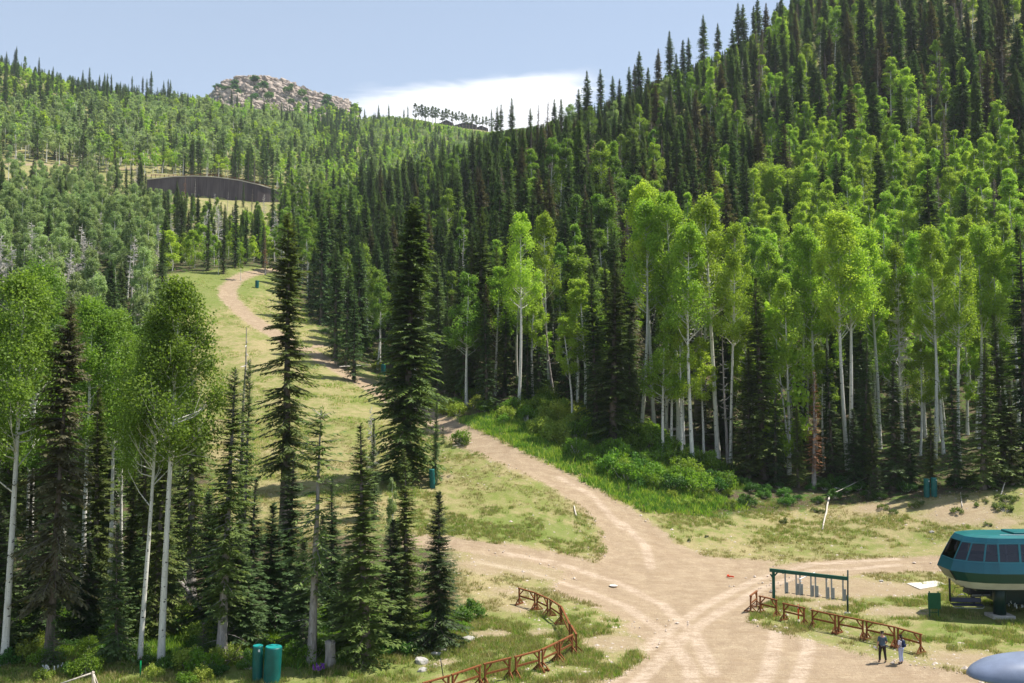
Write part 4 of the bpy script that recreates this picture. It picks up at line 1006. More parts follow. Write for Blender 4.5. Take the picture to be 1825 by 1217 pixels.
ORD = 'first second third fourth fifth sixth seventh eighth ninth tenth eleventh twelfth 13th 14th 15th 16th 17th 18th 19th 20th 21st 22nd 23rd 24th'.split()
by = {}
for px, o in AUTO: by.setdefault(o['label'], []).append((px, o))
for lb, L in by.items():
    if 2 <= len(L) <= 24:
        for i, (px, o) in enumerate(sorted(L, key=lambda q: q[0])):
            o['label'] = lb + (', leftmost' if i == 0 else ', rightmost' if i == len(L)-1 else ', '+ORD[i]+' from left')
# ------------------------------------------------------------------ shrubs, saplings, undergrowth, grass
def shrub_data(seed, W_=1.6, Hh=1.3, clumps=16, leaves=110, size=.11, wispy=False):
    g = np.random.default_rng(seed)
    az = g.uniform(0, 6.28, clumps); r_ = W_*.5*np.sqrt(g.uniform(0, 1, clumps)); hz = Hh*g.uniform(.35, .95, clumps)*(1-.45*(r_/(W_*.5))**2)
    C = np.stack([r_*np.cos(az), r_*np.sin(az), hz], 1); cr = g.uniform(.16, .3, clumps)*W_*.8
    idx = np.repeat(np.arange(clumps), leaves); N = len(idx)
    d = nrm(g.normal(0, 1, (N, 3))); off = d*(g.uniform(0, 1, N)**.4*cr[idx])[:, None]*np.array([1, 1, .9 if not wispy else 1.3])
    P = C[idx]+off; P[:, 2] = np.abs(P[:, 2])
    D = nrm(g.normal(0, 1, (N, 3))+np.array([0, 0, .4])); W2 = nrm(np.cross(D, nrm(d+np.array([0, 0, .5])+g.normal(0, .6, (N, 3)))))
    sz = size*g.uniform(.6, 1.4, N); V, F = quads_from(P, D, W2, sz*(1.6 if wispy else 1), sz*.45)
    sg = [(np.stack([[0, 0, -.1], C[i]*np.array([.6, .6, .55]), C[i]+[0, 0, cr[i]*.7]]), [.022, .014, .005]) for i in range(clumps)]
    v2, f2 = tubes_np(sg, 4)
    return np.concatenate([V, v2]), np.concatenate([F, f2+len(V)]), np.concatenate([np.zeros(len(F), int), np.ones(len(f2), int)])
SH = {}; SHR = []
for key, mt, n_, args in [('green', 'shrub', 4, dict(W_=1.9, Hh=1.5)), ('lime', 'shrub_lime', 3, dict(W_=1.9, Hh=1.3, wispy=True)), ('dark', 'under', 3, dict(W_=1.7, Hh=1.1)), ('low', 'fir_warm', 2, dict(W_=.9, Hh=.6, clumps=9, leaves=70, size=.09))]:
    SH[key] = []
    for k in range(n_):
        v, f, ix = shrub_data(300+len(SH)*10+k, **args); SH[key].append(mesh_np('shrub', v, f, [M[mt], M['snag']], ix))
def shrub(kind, x, y, s_, label, group, sz=1.):
    i = int(abs(x*13+y*29)*3) % len(SH[kind]); o = link_mesh('shrub', SH[kind][i], None, (x, y, Z1(x, y)-.03)); o.scale = (s_, s_, s_*sz); o.rotation_euler = (0, 0, (x*5.1+y) % 6.28)
    if group: SHR.append(o)
    return tag(o, label, 'shrub', group)
r2 = np.random.default_rng(21)
def scatter_px(poly, n, seed, mind=0.):
    """n ground points inside a surveyed outline"""
    W_ = wpoly(poly); g = np.random.default_rng(seed); out = []
    lo, hi = W_.min(0), W_.max(0); tries = 0
    while len(out) < n and tries < 200:
        P_ = g.uniform(lo, hi, (n*4, 2)); P_ = P_[inside(P_, W_)]; tries += 1
        for q in P_:
            if len(out) >= n: break
            if mind and out and min((q[0]-a)**2+(q[1]-b)**2 for a, b in out) < mind*mind: continue
            out.append((q[0], q[1]))
    return out
for k, (x, y) in enumerate(scatter_px([(790,735),(800,700),(900,690),(1000,700),(1000,745),(930,770),(880,760),(830,748)], 32, 1, 1.0)):
    shrub('green' if k % 4 else 'lime', x, y, r2.uniform(.9, 1.6), 'leafy green shrub on the road bank' if k % 4 else 'lime-green shrub on the road bank', 'shrubs beside the road below the bright aspen pair')
for k, (x, y) in enumerate(scatter_px([(930,780),(930,735),(1010,715),(1040,740),(1000,810),(960,800)], 16, 2, 1.2)):
    shrub('lime', x, y, r2.uniform(1.1, 1.8), 'yellow-green wispy shrub on the road bank', 'yellow-green shrubs on the bank above the road')
for k, (x, y) in enumerate(scatter_px([(1010,800),(1040,740),(1120,760),(1200,800),(1290,840),(1300,880),(1220,890),(1150,885),(1060,835)], 58, 3, 1.2)):
    shrub('green' if k % 5 else 'dark', x, y, r2.uniform(1.0, 1.9), 'lush green shrub on the bank' if k % 5 else 'darker green shrub on the bank', 'shrubs on the bank below the white aspen trunks')
for k, (x, y) in enumerate(scatter_px([(1190,900),(1200,875),(1300,880),(1310,910),(1240,905)], 12, 4, 1.)):
    shrub('lime', x, y, r2.uniform(.5, .8), 'bright lime shrub at the foot of the bank', 'bright lime shrubs at the foot of the bank', .8)
for k, (x, y) in enumerate(scatter_px([(1310,905),(1300,860),(1500,860),(1640,872),(1800,850),(1800,866),(1640,884),(1500,888),(1380,905)], 30, 5, 1.2)):
    ppx, _ = project(x, y, 4)
    if abs(ppx-1659) < 28: continue
    shrub('dark', x, y, r2.uniform(.6, 1.2), 'dark undergrowth shrub at the forest edge', 'undergrowth shrubs along the foot of the right-hand forest')
for k, (x, y) in enumerate(scatter_px([(0,1215),(0,1150),(150,1110),(300,1090),(440,1100),(470,1150),(460,1200),(300,1230)], 52, 6, 1.0)):
    shrub(['dark', 'green', 'dark', 'lime'][k % 4], x, y, r2.uniform(.5, 1.05), ['dark green undergrowth shrub', 'mid-green leafy shrub', 'dark green undergrowth shrub', 'pale yellow-green shrub'][k % 4]+' in the lower left wood', 'undergrowth shrubs under the foreground aspens')
for k, (x, y) in enumerate(scatter_px([(480,1170),(470,1090),(600,1100),(760,1110),(830,1100),(830,1130),(740,1170),(600,1190)], 20, 7, 1.)):
    shrub(['dark', 'green'][k % 2], x, y, r2.uniform(.5, .95), ['dark green', 'fresh green'][k % 2]+' shrub by the fence-bend firs', 'shrubs at the feet of the firs by the fence bend')
for k, (x, y) in enumerate(scatter_px([(560,590),(640,570),(700,620),(760,690),(720,690),(640,640)], 18, 8, 1.6)):
    shrub(['dark', 'green', 'lime'][k % 3], x, y, r2.uniform(.9, 1.7), ['dark green', 'mid-green', 'pale green'][k % 3]+' brush right of the upper road', 'brush right of the road above the big fir')
for k, (px, py, s_) in enumerate([(1395,933,1.1),(1300,905,1.3),(1450,912,.9),(1463,914,.8),(1573,908,1.2),(1592,915,.9),(1630,905,1.2),(1640,900,1.),(1705,915,1.2),(1738,902,.8),(1755,896,.7),(1770,905,1.),(1790,912,1.6),(1795,895,1.4),(1812,890,.8),(1230,965,.6),(1260,958,.5),(1385,905,.7),(820,790,1.3),(828,795,1.1),(1345,1050,.0),(1760,938,.8),(1780,888,.9),(1720,888,.8)]):
    if s_: p = G(px, py); shrub('low', p.x, p.y, s_, 'small dark bushlet on the dry bank', 'bushlets on the dry bank', 1)
place = [(835,792,'rounded bush beside the dirt road right of the largest dense fir', 1.3), (655, 1110, 'bushy shrub right of the fence-bend firs', 1.)]
p = G(822, 792); shrub('green', p.x, p.y, 1.25, 'rounded green bush beside the dirt road right of the largest dense fir', None)
p = G(838, 1105); shrub('dark', p.x, p.y, 1.2, 'dark leafy bush to the right of the fence-bend firs', None)
for k, (px, py, h, lb) in enumerate([(1553,888,2.6,'blue-green young fir, left of the sapling pair before the dark gap in the forest'),(1566,886,3.4,'taller blue-green young fir of the sapling pair before the dark gap'),(1548,892,1.6,None),(1238,800,3.2,None),(1120,880,1.2,None),(1290,800,4.,None),(95,1190,2.6,None),(360,1180,2.4,None),(220,1150,2.2,None),(540,1175,2.5,None),(410,1060,3.0,None),(790,790,2.,None)]):
    p = G(px, py); place_tree('fir_sapling', p.x, p.y, h, None, k, lb or 'small fir sapling '+['', '', 'left of the blue-green pair', 'at the foot of the white aspen trunks', 'among the bank shrubs', 'behind the dead pole', 'right of the far left aspen', 'left of the slim grey-trunked fir', 'behind the small dark fir', 'left of the tree stump', 'in the wood behind the twin aspens', 'beside the big fir'][k], None, 1.2)
LM = [(60,'below the far left aspen'),(150,'near the dark brown fir'),(215,'left of the twin aspens'),(300,'right of the twin aspens'),(400,'near the thin tall fir'),(470,'near the near padded posts'),(600,'near the grey stump'),(700,'left of the fence-bend firs'),(790,'near the big fir'),(870,'right of the rounded bush'),(930,'left of the bright aspen pair'),(1000,'below the leaning dead trunk'),(1060,'left of the broad fir'),(1120,'below the broad fir'),(1180,'below the first white trunks'),(1240,'below the middle white trunks'),(1320,'below the bare dead pole'),(1420,'near the leafy low aspen'),(1500,'near the leaning log'),(1600,'near the blue-green saplings'),(1700,'near the green post pair'),(3000,'behind the lift cabin')]
byl = {}
for o in SHR:
    px = project(*o.location)[0]; nm_ = next(n for x_l, n in LM if px < x_l); sz_ = 'large ' if o.scale[0] > 1.25 else 'small ' if o.scale[0] < .8 else ''
    o['label'] = (sz_+o['label']+', '+nm_).replace('small small', 'small'); byl.setdefault(o['label'], []).append((px, o))
for lb, L in byl.items():
    if 2 <= len(L) <= 12:
        for i, (px, o) in enumerate(sorted(L, key=lambda q: q[0])): o['label'] = lb+(', leftmost' if i == 0 else ', rightmost' if i == len(L)-1 else ', '+ORD[i])
# grass
def blades(name, P_, hgt, n, wid, mats_, label, seed, spread=.12, kind='stuff'):
    g = np.random.default_rng(seed); m_ = len(P_); P3 = np.column_stack([P_, Z(P_[:, 0], P_[:, 1])])
    idx = np.repeat(np.arange(m_), n); N = len(idx); hh = (hgt*g.uniform(.5, 1.4, m_))[idx]*g.uniform(.6, 1.2, N)
    sp_ = spread*g.uniform(.6, 1.8, m_)[idx]
    b = P3[idx] + np.column_stack([g.normal(0, 1, (N, 2))*sp_[:, None], np.full(N, -.03)])
    a = g.uniform(0, 6.28, N); wv = np.column_stack([np.cos(a), np.sin(a), np.zeros(N)])*wid*g.uniform(.6, 1.4, N)[:, None]
    ln = np.column_stack([g.normal(0, .35, (N, 2)), np.ones(N)])*hh[:, None]
    V = np.stack([b-wv, b+wv, b+ln*.6+wv*.7+np.array([0, 0, 0]), b+ln], 1).reshape(-1, 3); F = np.arange(len(V)).reshape(-1, 4)
    me = mesh_np(name, V, F, [M[q] for q in mats_], np.repeat(g.integers(0, len(mats_), m_), n))
    o = link_mesh(name, me); return tag(o, label, 'grass', None, kind)
g5 = np.random.default_rng(55)
lo = np.array([-48., 48.]); 
cand = np.column_stack([g5.uniform(-.62, .62, 320000), np.exp(g5.uniform(math.log(47), math.log(125), 320000))]); cand = np.column_stack([cand[:, 0]*cand[:, 1], cand[:, 1]])
ds_ = dirt_sdf(cand); ps_ = patch_sdf(cand); op = sdf_poly(cand, OPEN)
gr_ = blob(cand, GREEN); dens = vnoise(cand[:, 0]*.5, cand[:, 1]*.5, 5)*.6+vnoise(cand[:, 0]*1.7, cand[:, 1]*1.7, 6)*.4
ok = (ds_ < .35) & (op > -4) & (ps_ < .3)
m1 = ok & (dens > .46) & (gr_ > .25)
m2 = ok & (dens > .50)
a_ = cand[m1][:19000]; b_ = cand[m2][:30000]
blades('green_grass', a_, .27, 11, .02, ['grass', 'grass', 'shrub', 'straw'], 'green tufts of grass in the damp patches of the clearing', 1)
blades('dry_grass', b_, .20, 9, .018, ['straw', 'grass', 'straw'], 'dry straw-coloured grass tufts over the clearing', 2)
low = cand[(op < 0) & (op > -26) & (cand[:, 1] < 66) & (cand[:, 0] < 0)][:5000]
blades('fern_undergrowth', low, .42, 12, .035, ['under', 'shrub'], 'low ferny undergrowth on the shady wood floor', 3, .2)
bk = cand[(op < 1) & (op > -14) & (cand[:, 1] > 88) & (cand[:, 0] > -8) & (cand[:, 0]/cand[:, 1] < .235+.02*np.sin(cand[:, 1]))][:5000]
blades('bank_undergrowth', bk, .5, 12, .045, ['under', 'shrub', 'shrub_lime'], 'leafy undergrowth on the bank under the right-hand forest', 4, .25)
c3 = np.column_stack([g5.uniform(-.36, -.1, 40000), np.exp(g5.uniform(math.log(95), math.log(235), 40000))]); c3 = np.column_stack([c3[:, 0]*c3[:, 1], c3[:, 1]])
k3 = (dirt_sdf(c3) < -.2) & (sdf_poly(c3, OPEN) > -3) & (vnoise(c3[:, 0]*.35, c3[:, 1]*.35, 8) > .55)
blades('run_grass', c3[k3][:8000], .26, 8, .035, ['grass', 'straw', 'shrub'], 'tufts of grass over the ski run', 5, .2)
# pebbles and clods
def pebbles():
    g = np.random.default_rng(9)
    c = np.column_stack([g.uniform(-.35, .62, 60000), np.exp(g.uniform(math.log(48), math.log(112), 60000))]); c = np.column_stack([c[:, 0]*c[:, 1], c[:, 1]])
    s_ = dirt_sdf(c); k = (s_ > -6) & (s_ < .6) | (patch_sdf(c) > 0) | ((c[:, 1] > 88) & (c[:, 0] > 20) & (s_ < 0)); c = c[k][:3600]
    n = len(c); zz = Z(c[:, 0], c[:, 1]); r_ = g.gamma(1.6, .028, n)+.02
    ico = np.array([[1,0,0],[-1,0,0],[0,1,0],[0,-1,0],[0,0,1],[0,0,-1]], float)
    fc = np.array([[0,2,4],[2,1,4],[1,3,4],[3,0,4],[2,0,5],[1,2,5],[3,1,5],[0,3,5]])
    V = c[:, None, :].repeat(6, 1); V = np.concatenate([V, zz[:, None, None].repeat(6, 1)], 2) + ico[None]*r_[:, None, None]*g.uniform(.6, 1.3, (n, 6, 1))*np.array([1, 1, .6])
    F = (np.arange(n)[:, None, None]*6+fc[None]).reshape(-1, 3); o = link_mesh('pebbles', mesh_np('pebbles', V.reshape(-1, 3), F, [M['pebble']])); tag(o, 'scattered pebbles and clods on the bare ground', 'pebbles', None, 'stuff')
pebbles()

# ------------------------------------------------------------------ rocks, logs, stump
def rock_mesh(seed, n=1, flat=.7, mt='stone', sub=2):
    import bmesh
    g = np.random.default_rng(seed); bm = bmesh.new(); bmesh.ops.create_icosphere(bm, subdivisions=sub, radius=1)
    planes = [(nrm(g.normal(0, 1, (1, 3)))[0], g.uniform(.55, .85)) for _ in range(9)]
    for v in bm.verts:
        c = np.array(v.co)
        for nn_, d_ in planes:
            e = c@nn_-d_
            if e > 0: c = c-nn_*e
        c = c*(1+.06*g.normal()); c[2] *= flat; v.co = c
    me = bpy.data.meshes.new('rock'); bm.to_mesh(me); bm.free(); me.materials.append(M[mt]); return me
RM = [rock_mesh(i) for i in range(4)]
for k, (px, py, s_, lb) in enumerate([(833,1141,.42,'white boulder, right of the pair at the foot of the small cone-shaped fir'),(802,1145,.38,'whitish boulder, left of the pair at the foot of the small cone-shaped fir'),(750,1180,.5,'large pale boulder at the lower left end of the stone line'),(752,1196,.3,'small white rock just below the large pale boulder'),(790,1160,.3,'tan flat rock in the middle of the stone line'),(778,1168,.35,'tan rock beside the large pale boulder'),(1378+300,958,.0,''),(1659,949,.3,'flat pale stone on the bank left of the lift cabin'),(1571,1036,.22,'small grey stone on the dirt left of the pale slab'),(1495,875,.6,'whitish root plate at the forest edge above the leaning log'),(375,620,.0,''),(1325,1000,.0,'')]):
    if s_: p = G(px, py); o = link_mesh('boulder', RM[k % 4], None, (p.x, p.y, p.z+.1*s_)); o.scale = (s_*1.2, s_, s_); o.rotation_euler = (0, 0, k*1.3); tag(o, lb, 'boulder')
def log(a, b, r0, r1, label, n=6, h0=.1, h1=.1, twigs=0, m_='log', name='fallen_log'):
    """a, b: pixel rows on the ground of both ends, raised h0 / h1"""
    A = G(*a); B = G(*b); g = np.random.default_rng(int(a[0]+b[1])); A.z += h0; B.z += h1
    o = empty(name, A, 0, label, name.split('_')[-1]) if twigs else None
    mb = MB(); pts = []
    for i in range(n+1):
        t = i/n; q = A.lerp(B, t); q += Vector(g.normal(0, .05, 3))*(A-B).length*.06*(0 < t < 1); pts.append(q-A)
    mb.tube(pts, [r0+(r1-r0)*i/n for i in range(n+1)], 8)
    if twigs:
        mb.build('stem', M[m_], o, True); tw = MB()
        for i in range(twigs):
            t = g.uniform(.2, .95); q = (B-A)*t; d_ = Vector(nrm(g.normal(0, 1, (1, 3)))[0]); d_.z = abs(d_.z); L = g.uniform(.5, 1.5)
            tw.tube([q, q+d_*L*.5+Vector(g.normal(0, .1, 3)), q+d_*L+Vector(g.normal(0, .15, 3))], [r1*.4, r1*.3, r1*.12], 4)
        tw.build('twigs', M[m_], o); return o
    o = mb.build(name, M[m_], None, True, A); return tag(o, label, 'log')
log((1466,945), (1479,888), .07, .11, 'long bare log lying down the bank towards the whitish root plate', h1=.3)
log((1027,921), (1023,903), .09, .06, 'short white stick lying at the right end of the green triangle')
log((806,797), (842,790), .06, .05, 'thin white pole lying beside the rounded bush')
log((1783,885), (1795,862), .07, .05, 'pale leaning branch at the forest edge behind the lift cabin', h1=.8)
log((1192,778), (1340,750), .18, .12, 'long fallen trunk lying behind the white aspen trunks', h0=.9, h1=.9)
log((1175,788), (1290,780), .12, .1, 'second fallen trunk just below the long one', h0=.7, h1=.5)
log((1062,770), (1092,790), .08, .05, 'bleached branch on the bank left of the broad fir', h0=1.2, h1=.4, twigs=4)
log((1475,890), (1545,866), .06, .03, 'thin fallen trunk at the forest edge behind the leaning log', h0=.4, h1=1.)
log((318,1090), (364,1108), .16, .13, 'grey fallen trunk on the brush pile behind the twin aspens', h0=2.2, h1=.6, twigs=14, m_='grey_bark')
log((345,1095), (378,1092), .1, .08, 'grey branch pile below the thin tall fir', h0=.8, h1=1.5, twigs=16, m_='grey_bark')
log((405,1130), (432,1140), .12, .07, 'bleached fallen branch right of the slim grey-trunked fir', h0=.9, h1=.3, twigs=5)
log((395,1188), (440,1180), .06, .04, 'reddish brown brush pile left of the green padded posts', h0=.3, h1=.3, twigs=16, m_='fir_bark')
log((605,662), (660,655), .09, .06, 'grey dead branches on the slope left of the big fir', h0=.8, h1=.5, twigs=12, m_='snag')
log((620,640), (650,620), .09, .06, 'bleached dead branches above the road left of the big fir', h0=.6, h1=1.2, twigs=10, m_='snag')
log((975,712), (990,706), .13, .1, 'pile of splintered wood at the foot of the leaning dead trunk', h0=.3, h1=.8, twigs=10, m_='log')
log((1540,868), (1552,838), .12, .08, 'splintered bare logs in the dark gap above the blue-green saplings', h0=.4, h1=1.5, twigs=8, m_='fir_bark')
log((1715,905), (1712,882), .05, .03, 'thin bare twig on the dry bank right of the two green pads', h1=.3)
p = G(588, 1187); mb = MB(); g = np.random.default_rng(4)
prof = [(.42, -.3), (.36, .1), (.31, .5), (.29, .9), (.28, 1.25), (.30, 1.42)]
o = empty('tree_stump', p, 0, 'grey weathered tall stump beside the snapped grey fir trunk', 'stump')
mb.lathe(prof, 16); mb.V = [(v[0]*(1+.12*math.sin(3*math.atan2(v[1], v[0])+v[2]*2)), v[1]*(1+.1*math.cos(5*math.atan2(v[1], v[0]))), v[2]+(.08*math.sin(4*math.atan2(v[1], v[0])) if v[2] > 1.3 else 0)) for v in mb.V]
mb.build('stump_body', M['grey_bark'], o, True)
mb = MB(); mb.lathe([(.25, 0), (.24, .012)], 14, (0, 0, 1.455)); mb.build('cut_top', M['log'], o)

# rocky knoll on the skyline: one outcrop of many blocks
def outcrop():
    g = np.random.default_rng(12); metas = [rock_mesh(50+i, 1, .8, 'rock', 2) for i in range(5)]
    Vs = []; Fs = []; o = 0
    arr = []
    for me in metas:
        v = np.array([q.co[:] for q in me.vertices]); f = np.array([p_.vertices[:] for p_ in me.polygons]); arr.append((v, f)); bpy.data.meshes.remove(me)
    # solid mound under the blocks, with its own back slope
    top = [(330,192),(355,180),(372,166),(400,145),(430,136),(470,134),(500,140),(540,155),(580,168),(615,176),(640,192)]
    bt = ([330, 368, 420, 470, 560, 600, 640], [215, 215, 222, 228, 238, 244, 236])
    cols_ = np.linspace(330, 640, 120); rows = []
    for u in (-.5, -.25, 0, .12, .25, .4, .55, .7, .85, 1.0, 1.15):
        for px in cols_:
            ty = np.interp(px, *zip(*top))+1.5; by_ = np.interp(px, *bt)
            if u < 0: q = at(px, ty, 1012); rows.append((q.x, q.y-u*90, q.z+u*70))
            else: q = at(px, ty+(by_-ty)*u, 1012-u*80); rows.append((q.x+g.normal(0, .5), q.y, q.z+g.normal(0, .7)-(4 if u > 1 else 0)))
    nc = len(cols_); nr_ = len(rows)//nc; I = np.arange(nc*nr_).reshape(nr_, nc)
    MV = np.array(rows); MF = np.stack([I[:-1, :-1], I[1:, :-1], I[1:, 1:], I[:-1, 1:]], -1).reshape(-1, 4)
    mo = link_mesh('knoll', mesh_np('knoll', MV, MF, [M['knoll']])); tag(mo, 'scrubby slope of the far rocky knoll', 'hill', None, 'structure')
    for i in range(2600):
        px = g.uniform(384, 636); ty = np.interp(px, *zip(*top)); bot = np.interp(px, *bt)
        py = ty + (bot-ty)*g.uniform(0, 1)**1.25
        if g.uniform() < .12: continue
        if g.uniform() < .55*float(vnoise(np.array([px/14.]), np.array([py/7.]), 4)[0] < .42) + .35*((py-ty)/(bot-ty) > .6)*(px < 520): continue
        d = 1012 - (py-ty)/(bot-ty+1)*80
        zg = at(px, py, d); x = zg.x; y = d; z = max(Z1(x, y)-1, zg.z-4) if py < ty+6 else Z1(x, y)
        if py < ty+6: z = zg.z-3
        s_ = g.gamma(2.6, .8)+.7; v, f = arr[i % 5]
        sc = np.array([s_*g.uniform(.8, 1.6), s_, s_*g.uniform(.6, 1.1)]); a = g.uniform(0, 6.28); c, s2 = math.cos(a), math.sin(a)
        til = R(g.uniform(5, 35)); vv = v*sc; vv = vv@np.array([[c, s2, 0], [-s2, c, 0], [0, 0, 1]]); ct, st = math.cos(til), math.sin(til)
        vv = vv@np.array([[ct, 0, -st], [0, 1, 0], [st, 0, ct]])
        z = zg.z-.35*s_
        Vs.append(vv+np.array([x, y, z])); Fs.append(f+o); o += len(v)
    me = mesh_np('rock_outcrop', np.concatenate(Vs), np.concatenate(Fs), [M['rock']]); ob = link_mesh('rock_outcrop', me); tag(ob, 'bare pinkish-grey rocky knoll on the far skyline', 'rock outcrop', None, 'structure')
    me2 = [mesh_np('shrub', *shrub_data(400+k, 1.9, 1.4, 10, 40, .3)[:2], [M['under']]) for k in range(2)]
    for i, (px, py, s_) in enumerate([(g.uniform(385, 640), g.uniform(0, 1), g.uniform(2, 4.5)) for _ in range(34)]):
        ty = np.interp(px, *zip(*top))+3; q = G(px, ty+py**.8*60, 0, 1300); q = at(px, ty+py*40, 1010-py*60); oo = link_mesh('shrub', me2[i % 2], None, (q.x, q.y-1.5, q.z-.3)); oo.scale = (s_*1.4, s_*1.4, s_); tag(oo, 'dark scrub bush clinging to the far rocky knoll', 'shrub', 'scrub bushes on the far rocky knoll')
outcrop()

# ------------------------------------------------------------------ curved retaining wall with a rail fence on its rim
def retaining_wall():
    pxs = np.arange(255, 496, 4.); V = []; F = []
    rim = []
    for px in pxs:
        d = wall_d(px); x = gx(px, d); yt = np.interp(px, [a[0] for a in WALL], [a[2] for a in WALL])
        zt = HC + math.tan(math.atan((693.4-yt)/FPX))*d; zb = min(Z1(x, d-2.5), zt-3)-3
        rim.append(Vector((x, d, zt))); V += [(x, d-1.2, zb-4), (x, d, zt), (x, d+.8, zt), (x, d+.8, zb)]
    n = len(pxs)
    for i in range(n-1):
        for k in range(4): F.append((i*4+k, i*4+(k+1) % 4, (i+1)*4+(k+1) % 4, (i+1)*4+k))
    F += [(3, 2, 1, 0), tuple((n-1)*4+k for k in range(4))]
    o = empty('retaining_wall', rim[0]-Vector((0, 0, 12)), 0, 'long curved dark brown streaked retaining wall below the far hillside road', 'wall')
    mb = MB(); mb.add([Vector(v)-o.location for v in V], F); mb.build('wall_face', M['wall'], o)
    cpg = MB()
    for i in range(n-1): cpg.bar(rim[i]+Vector((0, .35, .15))-o.location, rim[i+1]+Vector((0, .35, .15))-o.location, 1.5, .35)
    cpg.build('coping', M['slab'], o)
    f = empty('rim_fence', rim[0], 0, 'thin brown rail fence running along the rim of the dark retaining wall', 'fence')
    rl = MB(); P_ = []
    for i in range(0, n, 1):
        q = rim[i]+Vector((0, 5, 0)); q.z = Z1(q.x, q.y); P_.append(q-f.location)
    for i in range(len(P_)-1):
        for h in (.7, 1.25): rl.bar(P_[i]+Vector((0, 0, h)), P_[i+1]+Vector((0, 0, h)), .16)
    rl.build('rail', M['timber'], f)
    for q in P_[::2]: MB().box((q.x, q.y, q.z+.6), (.22, .22, 1.5)).build('post', M['timber'], f)
retaining_wall()

# dark lodge on the far ridge
def lodge():
    c = at(826, 214, 960); z0 = Z1(c.x, c.y)
    o = empty('mountain_lodge', (c.x, c.y, z0), 0, 'dark gabled lodge behind the bare-stemmed pines on the far ridge', 'building')
    sc = 960/FPX
    for i, (x0, x1, ye, yr) in enumerate([(783,806,216,210),(806,818,220,217),(812,848,219,214),(846,868,224,219)]):
        xa, xb = [(q-IMW/2)*sc-c.x for q in (x0, x1)]; ze, zr = [HC+(693.4-q)*sc-z0 for q in (ye, yr)]; dy = (i % 2)*3.0
        MB().box(((xa+xb)/2, dy, ze/2-3), (xb-xa-.6, 10, ze+6)).build('wall', M['lodge_wall'], o)
        xm = (xa+xb)/2; mb = MB(); t = .35
        V = []
        for yy in (-6+dy, 6+dy): V += [(xa-.8, yy, ze-.3), (xm, yy, zr), (xb+.8, yy, ze-.3), (xb+.8, yy, ze-.3-t), (xm, yy, zr-t), (xa-.8, yy, ze-.3-t)]
        mb.add(V, [(0,1,2,3,4,5), (11,10,9,8,7,6)]+[(k, (k+1) % 6, (k+1) % 6+6, k+6) for k in range(6)]); mb.build('roof', M['dark_roof'], o)
        for wx in (.3, .7):
            wf = MB().box((xa+(xb-xa)*wx, dy-5.06, ze-2.2), (1.3, .1, 1.5)).build('window', M['black'], o)
lodge()

# ------------------------------------------------------------------ snow-gun style green padded posts
def pad_pair(specs, group):
    for (px, py, h, r_, tilt, label, tagm) in specs:
        p = G(px, py); o = empty('padded_post', p, 0, label, 'padded post', group); o.rotation_euler = (0, tilt, 0)
        prof = [(r_*.98, -.1), (r_, .05)]+[(r_*(1+(.012 if k % 2 else -.008)), .05+(h-.1)*k/9) for k in range(1, 9)]+[(r_, h-.04), (r_*.97, h)]
        MB().lathe(prof, 22).build('pad', M['green_pad'], o, True)
        MB().lathe([(r_*.93, 0), (r_*.93, .02)], 22, (0, 0, h+.002)).build('lid', M['green_pad_top'], o)
        if tagm: MB().box((r_*.45, -r_*.9, h-.22), (.1, .03, .12)).build('tag', M['label'], o)
pad_pair([(459,1213,1.95,.29,.0,'narrow teal-green padded post, left of the near pair at the lower left',True),(484,1216,1.98,.47,.05,'wide teal-green padded post, right of the near pair at the lower left',False)], None)
pad_pair([(1652,886,2.0,.31,.0,'teal padded post, left of the pair before the right-hand forest',True),(1665,885,2.05,.31,.0,'teal padded post, right of the pair before the right-hand forest',True)], None)
pad_pair([(771,869,1.95,.3,-.05,'teal padded post, front one of the two beside the ski run firs',False),(775,860,1.95,.3,.0,'teal padded post, rear one of the two beside the ski run firs',False)], None)
pad_pair([(458,513,1.7,.42,.0,'lone teal padded post inside the bend of the road near the run crest',False)], None)
pad_pair([(683,668,1.9,.4,.0,'teal padded post half hidden behind the largest dense fir',False)], None)

# ------------------------------------------------------------------ timber queue barriers
def barrier(a, b, label, group, H_=1.17):
    """a, b: pixels of the two ends of the top rail"""
    A = G(*a, lift=H_); B = G(*b, lift=H_); mid = (A+B)/2; L = (B-A).length; ang = math.atan2(B.y-A.y, B.x-A.x)
    o = empty('timber_barrier', mid, ang, label, 'barrier', group)
    za, zb = A.z-mid.z, B.z-mid.z; x0, x1 = -L/2+.1, L/2-.1
    zz = lambda x: za+(zb-za)*(x+L/2)/L
    MB().bar((-L/2, 0, za+H_), (L/2, 0, zb+H_), .13, .085).build('top_rail', M['timber'], o, bevel=.008)
    MB().bar((x0+.05, 0, zz(x0)+.62), (x1-.05, 0, zz(x1)+.62), .045, .12).build('lower_rail', M['timber'], o, bevel=.006)
    for x, s_ in ((x0, 1), (x1, -1)):
        z = zz(x); MB().box((x, 0, z+.58), (.10, .10, 1.09)).build('post', M['timber'], o, bevel=.008)
        MB().bar((x+s_*.05, 0, z+.72), (x+s_*.42, 0, z+1.12), .07, .07).build('brace', M['timber'], o)
        ft = MB(); ft.box((x, 0, z+.045), (.13, .95, .09)); ft.build('foot', M['timber'], o, bevel=.006)
        st = MB()
        for q in (-1, 1): st.bar((x, q*.40, z+.09), (x, q*.06, z+.42), .07, .06)
        st.build('strut', M['timber'], o)
    return o
